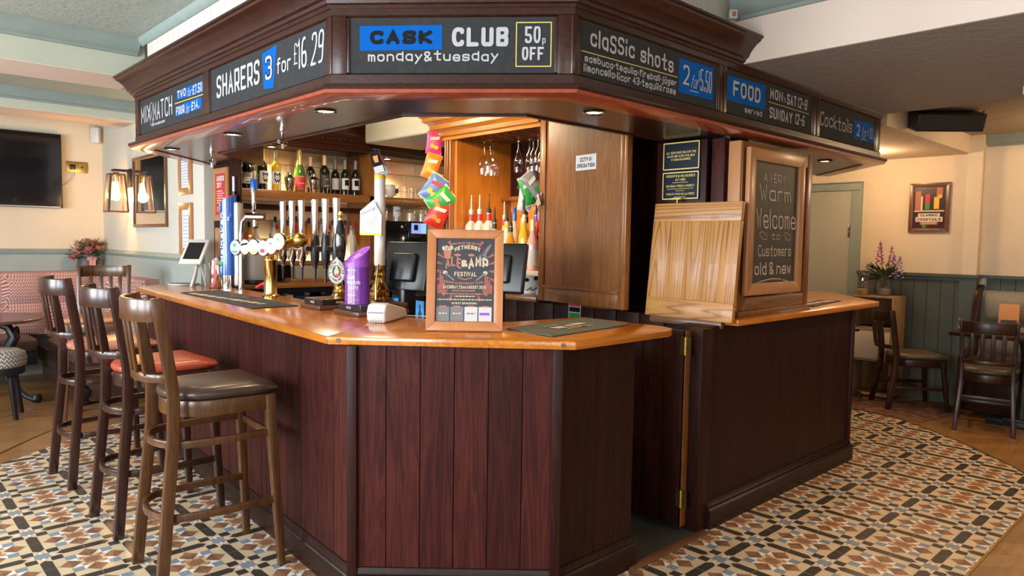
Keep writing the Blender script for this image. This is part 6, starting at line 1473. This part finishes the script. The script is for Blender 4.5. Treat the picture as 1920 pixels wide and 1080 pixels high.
# flowers
def leaf(m, p, d, l, w, up=(0,0,1)):
    p = Vector(p); d = Vector(d).normalized(); s = d.cross(Vector(up)); s = s.normalized() if s.length > .1 else Vector((1,0,0)); n = s.cross(d)
    a = p+d*l*.45+s*w/2+n*.006; b = p+d*l*.45-s*w/2+n*.006; e = p+d*l
    m.add([p, a, e, b, p+d*l*.5-n*.004], [(0,1,4),(1,2,4),(2,3,4),(3,0,4)])
def rose(c, r, mat, t):
    m = M(); c = Vector(c)
    for ring, (k, rr_, up, sc) in enumerate(((6,.95,-.10,.75),(5,.70,.25,.66),(5,.45,.48,.52),(3,.20,.62,.40))):
        for i in range(k):
            a = 2*PI*i/k+ring*.7; o = Vector((math.cos(a),math.sin(a),0)); s = Vector((-o.y,o.x,0)); z = Vector((0,0,1))
            ctr = c+o*r*rr_*.62+z*r*(up*.6); e1 = s*r*sc; e2 = (o*(.55-ring*.13)+z*(.45+ring*.15))*r*sc*1.1
            pts = [ctr-o*r*.10]+[ctr+e1*math.cos(2*PI*q/9)+e2*math.sin(2*PI*q/9)+o*r*.08*(1 if math.sin(2*PI*q/9) > .3 else 0) for q in range(9)]
            m.add(pts, [(0,q+1,(q+1) % 9+1) for q in range(9)])
    m.lathe([(.01,-r*.5),(r*.45,-r*.25),(r*.5,r*.1),(r*.25,r*.42),(.001,r*.45)], 9, c)
    m.build('flower_head', mat, t, ang=80)
random.seed(3)
t = T('rose_arrangement', 'charcoal pot of dusty pink roses with a pink ribbon on the banquette back', 'flowers', (1.90,8.60,1.07)); 
M().lathe([(.06,0),(.085,.02),(.092,.07),(.085,.13),(.078,.14),(.07,.13)], 24).build('pot', VASE_D, t); m = M(); m.box(-.0,.035,-.098,-.09,.03,.135); m.box(.03,.06,-.096,-.088,.01,.12); m.box(-.02,.07,-.10,-.085,.115,.15); m.build('ribbon', RIBP, t, .003)
for i, (x, y, z, r, mt) in enumerate(((.0,-.07,.21,.045,ROSE),(-.10,-.03,.20,.042,ROSEP),(-.06,.0,.27,.042,ROSEP),(.04,-.02,.28,.040,ROSE),(.10,-.02,.22,.038,ROSEP),(-.13,-.03,.14,.035,ROSE),(.0,.03,.31,.036,ROSEP),(.13,.0,.28,.030,ROSE),(-.02,-.05,.31,.03,ROSEP))): rose((x,y,z), r*1.35, mt, t)
for mt, nn, sd in ((LEAFM,60,1),(LEAFO,40,2)):
    m = M()
    for k in range(nn):
        a = random.uniform(0,2*PI); e = random.uniform(-.1,1.1); d = Vector((math.cos(a)*math.cos(e),math.sin(a)*math.cos(e)*.7,math.sin(e))); p = Vector((0,0,.15))+d*random.uniform(.05,.15); leaf(m, p, d, random.uniform(.05,.11), .032)
    o = m.build('foliage', mt, t); o['kind'] = 'stuff'
# right side: cocktail poster, speaker, shelf unit, flowers
t = wallframe('cocktail_poster', 'framed CLASSIC COCKTAILS picture on the cream right-hand wall', 'framed picture', 2.396, 1.59, .345, .465, .036, DARKFR, plain('poster_dark', (.05,.02,.03), .3), 7.498); m = M()
zz = -.0106
def col(c, fn, nm):
    m = M(); fn(m); m.build(nm, c, t)
col(TERRA, lambda m: (m.rect(.045,.30,.20,.21,zz), m.rect(.05,.10,.21,.39,zz), m.rect(.23,.28,.33,.42,zz), m.rect(.10,.25,.072,.10,zz-.0006)), 'red_drinks'); col(GREEN, lambda m: (m.rect(.135,.175,.215,.27,zz), m.disc(.135,.06,.02,zz,0,12)), 'green_drink'); col(RED, lambda m: m.rect(.135,.175,.27,.36,zz), 'red_bottle')
col(YEL, lambda m: (m.rect(.21,.255,.22,.33,zz), m.disc(.26,.335,.018,zz-.0003,0,14)), 'orange_drink'); col(LABELC, lambda m: (m.rect(.06,.29,.10,.145,zz-.0003), m.rect(.08,.265,.145,.18,zz-.0003), m.rect(.10,.115,.20,.34,zz-.0002), m.rect(.045,.30,.195,.205,zz-.0002)), 'pale_panel')
col(INK, lambda m: (text(m,'CLASSIC',.10,.245,.152,.172,.005,zz-.0006), text(m,'COCKTAILS',.075,.275,.110,.134,.005,zz-.0006)), 'lettering'); col(LABELW, lambda m: text(m,'2 FOR £10',.115,.235,.078,.094,.003,zz-.0010), 'price_lettering')
t = T('wall_speaker', 'long black loudspeaker hanging under the right-hand ceiling', 'speaker', (5.95,1.70,2.375), (.35,0,-.82)); M().box(-.24,.24,-.11,.11,-.055,.075).build('cabinet', BLACK, t, .012); m = M(); m.box(.24,.255,-.02,.02,-.02,.06); m.tube([(.25,0,.04),(.27,.0,.08)], .008); m.build('bracket', IRON, t); M().box(-.22,.22,-.113,-.11,-.04,.06).build('grille', IRON, t)
t = T('cable_tie', 'white cable loop hanging beside the black loudspeaker', 'cable', (5.95,2.06,2.46)); m = M(); m.tube([(.04,-.05,0),(.0,0,-.11),(-.01,.01,-.13),(.01,0,-.12),(-.04,.05,0)], .008, 6); m.build('cable', WPLAS, t)
t = T('emergency_light', 'white emergency light with green underside at the far right ceiling beam', 'light', (4.86,.93,2.352)); M().box(-.06,.06,-.16,.06,-.05,0).build('casing', CERAM, t, .006); M().box(-.04,.04,-.15,.05,-.065,-.05).build('diffuser', plain('green_diffuser', (.45,.62,.35), .4), t, .004)
t = T('security_light', 'small copper-edged white sensor fixed above the cornice by the cream beam', 'sensor', (3.27,1.90,2.585), -.8); M().box(-.02,.02,-.03,.0,-.022,.022).build('casing', WPLAS, t, .005); M().box(-.009,.012,-.031,-.03,-.012,.012).build('face', TERRA, t)
t = T('spot_clip', 'tiny chrome clip on top of the canopy cornice', 'clip', (2.83,1.80,2.474)); M().lathe([(.006,0),(.007,.02),(.002,.026)], 10).build('pin', CHROME, t); M().lathe([(.010,.0),(.010,.004)], 10).build('foot', CHROME, t)
t = T('shelf_unit', 'small light oak cube shelf unit with one white door, against the dark green panelling', 'shelf unit', (7.30,2.565,0), R_L); w = .19
m = M(); m.box(-w,-w+.018,-.16,.16,.02,.98); m.box(w-.018,w,-.16,.16,.02,.98)
m.build('side_panel', SHELFW, t, .001); 
for z in (.02,.355,.645,.962): M().box(-w+.018,w-.018,-.16,.16,z,z+.018).build('shelf', SHELFW, t, .001)
M().box(-w+.018,w-.018,.14,.15,.02,.98).build('back_panel', SHELFW, t); m = M(); m.slab([(-w+.02,.375),(w-.02,.375),(w-.02,.643),(-w+.09,.643),(-w+.075,.625),(-w+.02,.625)], -.165,-.15); m.build('white_door', WHITEP, t, .001)
for k in range(3):
    b = T('magazine', ('grey magazine lying lowest in the shelf unit','pale magazine lying middle in the shelf unit','dark magazine lying uppermost in the shelf unit')[k], 'magazine', (7.27+.01*k,2.56,.664+.008*k), R_L+.1*k, 'magazines in the shelf unit'); M().box(-.14,.14,-.10,.10,0,.007).build('pages', (FOILG,PAPER,BLACK)[k], b)
t = T('flower_vase', 'glass vase of pink and lilac delphiniums on the light oak shelf unit', 'flowers', (7.29,2.52,.981)); M().lathe([(.05,0),(.062,.01),(.066,.06),(.056,.13),(.042,.16),(.048,.175)], 22, cap=False).build('vase', GLASS, t)
M().lathe([(.05,.004),(.06,.02),(.06,.07)], 18).build('water', plain('murky_water',(.25,.24,.20),.15), t)
random.seed(5)
for k, (dx, dy, hh, mt) in enumerate(((.0,.05,.50,MAGEN),(-.02,-.06,.46,PINKP),(.0,-.13,.36,LILAC),(.02,.17,.28,LILAC),(-.03,-.09,.38,LILAC))):
    m = M(); m.tube([(0,0,.05),(dx*.4,dy*.4,.2),(dx,dy,hh)], .004, 5); m.build('stem', LEAFM, t); m = M()
    for i in range(26):
        f = i/26; z = hh-.20+.22*f; a = i*2.4; r = .034*(1-f*.8); c = (dx+r*math.cos(a), dy+r*math.sin(a), z); m.lathe([(.001,-.008),(.013*(1-.5*f),-.002),(.010*(1-.5*f),.008),(.001,.010)], 6, c)
    m.build('flower_spike', mt, t)
m = M()
for k in range(60):
    a = random.uniform(0,2*PI); e = random.uniform(-.1,.9); d = Vector((math.cos(a)*math.cos(e)*.6-.12,math.sin(a)*math.cos(e),math.sin(e))); p = Vector((0,0,.16))+d*random.uniform(.03,.13); leaf(m, p, d, random.uniform(.07,.13), .035)
o = m.build('foliage', LEAFM, t); o['kind'] = 'stuff'
t = T('lidded_jar', 'lidded glass jar of dried bits beside the flower vase on the shelf unit', 'jar', (7.21,2.69,.981)); M().lathe([(.05,0),(.058,.01),(.058,.14),(.04,.165),(.042,.185)], 20).build('glass', GLASS, t); M().lathe([(.052,.004),(.054,.05),(.03,.06)], 18).build('contents', plain('dried_petals',(.34,.20,.05),.8,var=.5,vscale=80), t); M().lathe([(.045,.185),(.045,.20),(.012,.215),(.012,.225)], 18).build('lid', GLASS, t)
t = T('chrome_base', 'chrome round foot of a pole table beside the shelf unit', 'table base', (6.90,2.74,.006)); M().lathe([(.20,0),(.205,.01),(.205,.05),(.195,.06),(.03,.075),(.03,.09)], 36).build('foot', CHROME, t)
# printed surfaces belong to the board, sheet or label they are on
PRINT = ('lettering','small_print','label_print','blue_patch','gold_line','black_lettering','chalk_lettering','gold_border','gold_lettering','white_lettering','printed_figure','red_print','dark_ring','mountain_sketch','yellow_band','red_rays','terracotta_print','grey_print','white_panel','cream_print','purple_print','printed_crest','red_emblem','orange_emblem','printed_shoes','red_drinks','green_drinks','red_bottle','orange_drink','pale_panel','price_lettering','crisp_picture','name_flash','numerals')
SURF = ('board','sheet','plate','poster_sheet','slate','label','can','blue_column','cloth','front_card','bag','pot')
base = lambda o: o.name.split('.')[0]
for root in [o for o in SC.objects if o.parent is None and 'category' in o]:
    kids = list(root.children); surf = next((c for n in SURF for c in kids if base(c) == n and c.location.length == 0 and c.rotation_euler.to_matrix().is_orthogonal and tuple(c.rotation_euler) == (0,0,0)), None)
    if surf:
        for c in kids:
            if base(c) in PRINT and c is not surf: c.parent = surf
bpy.context.view_layer.update()
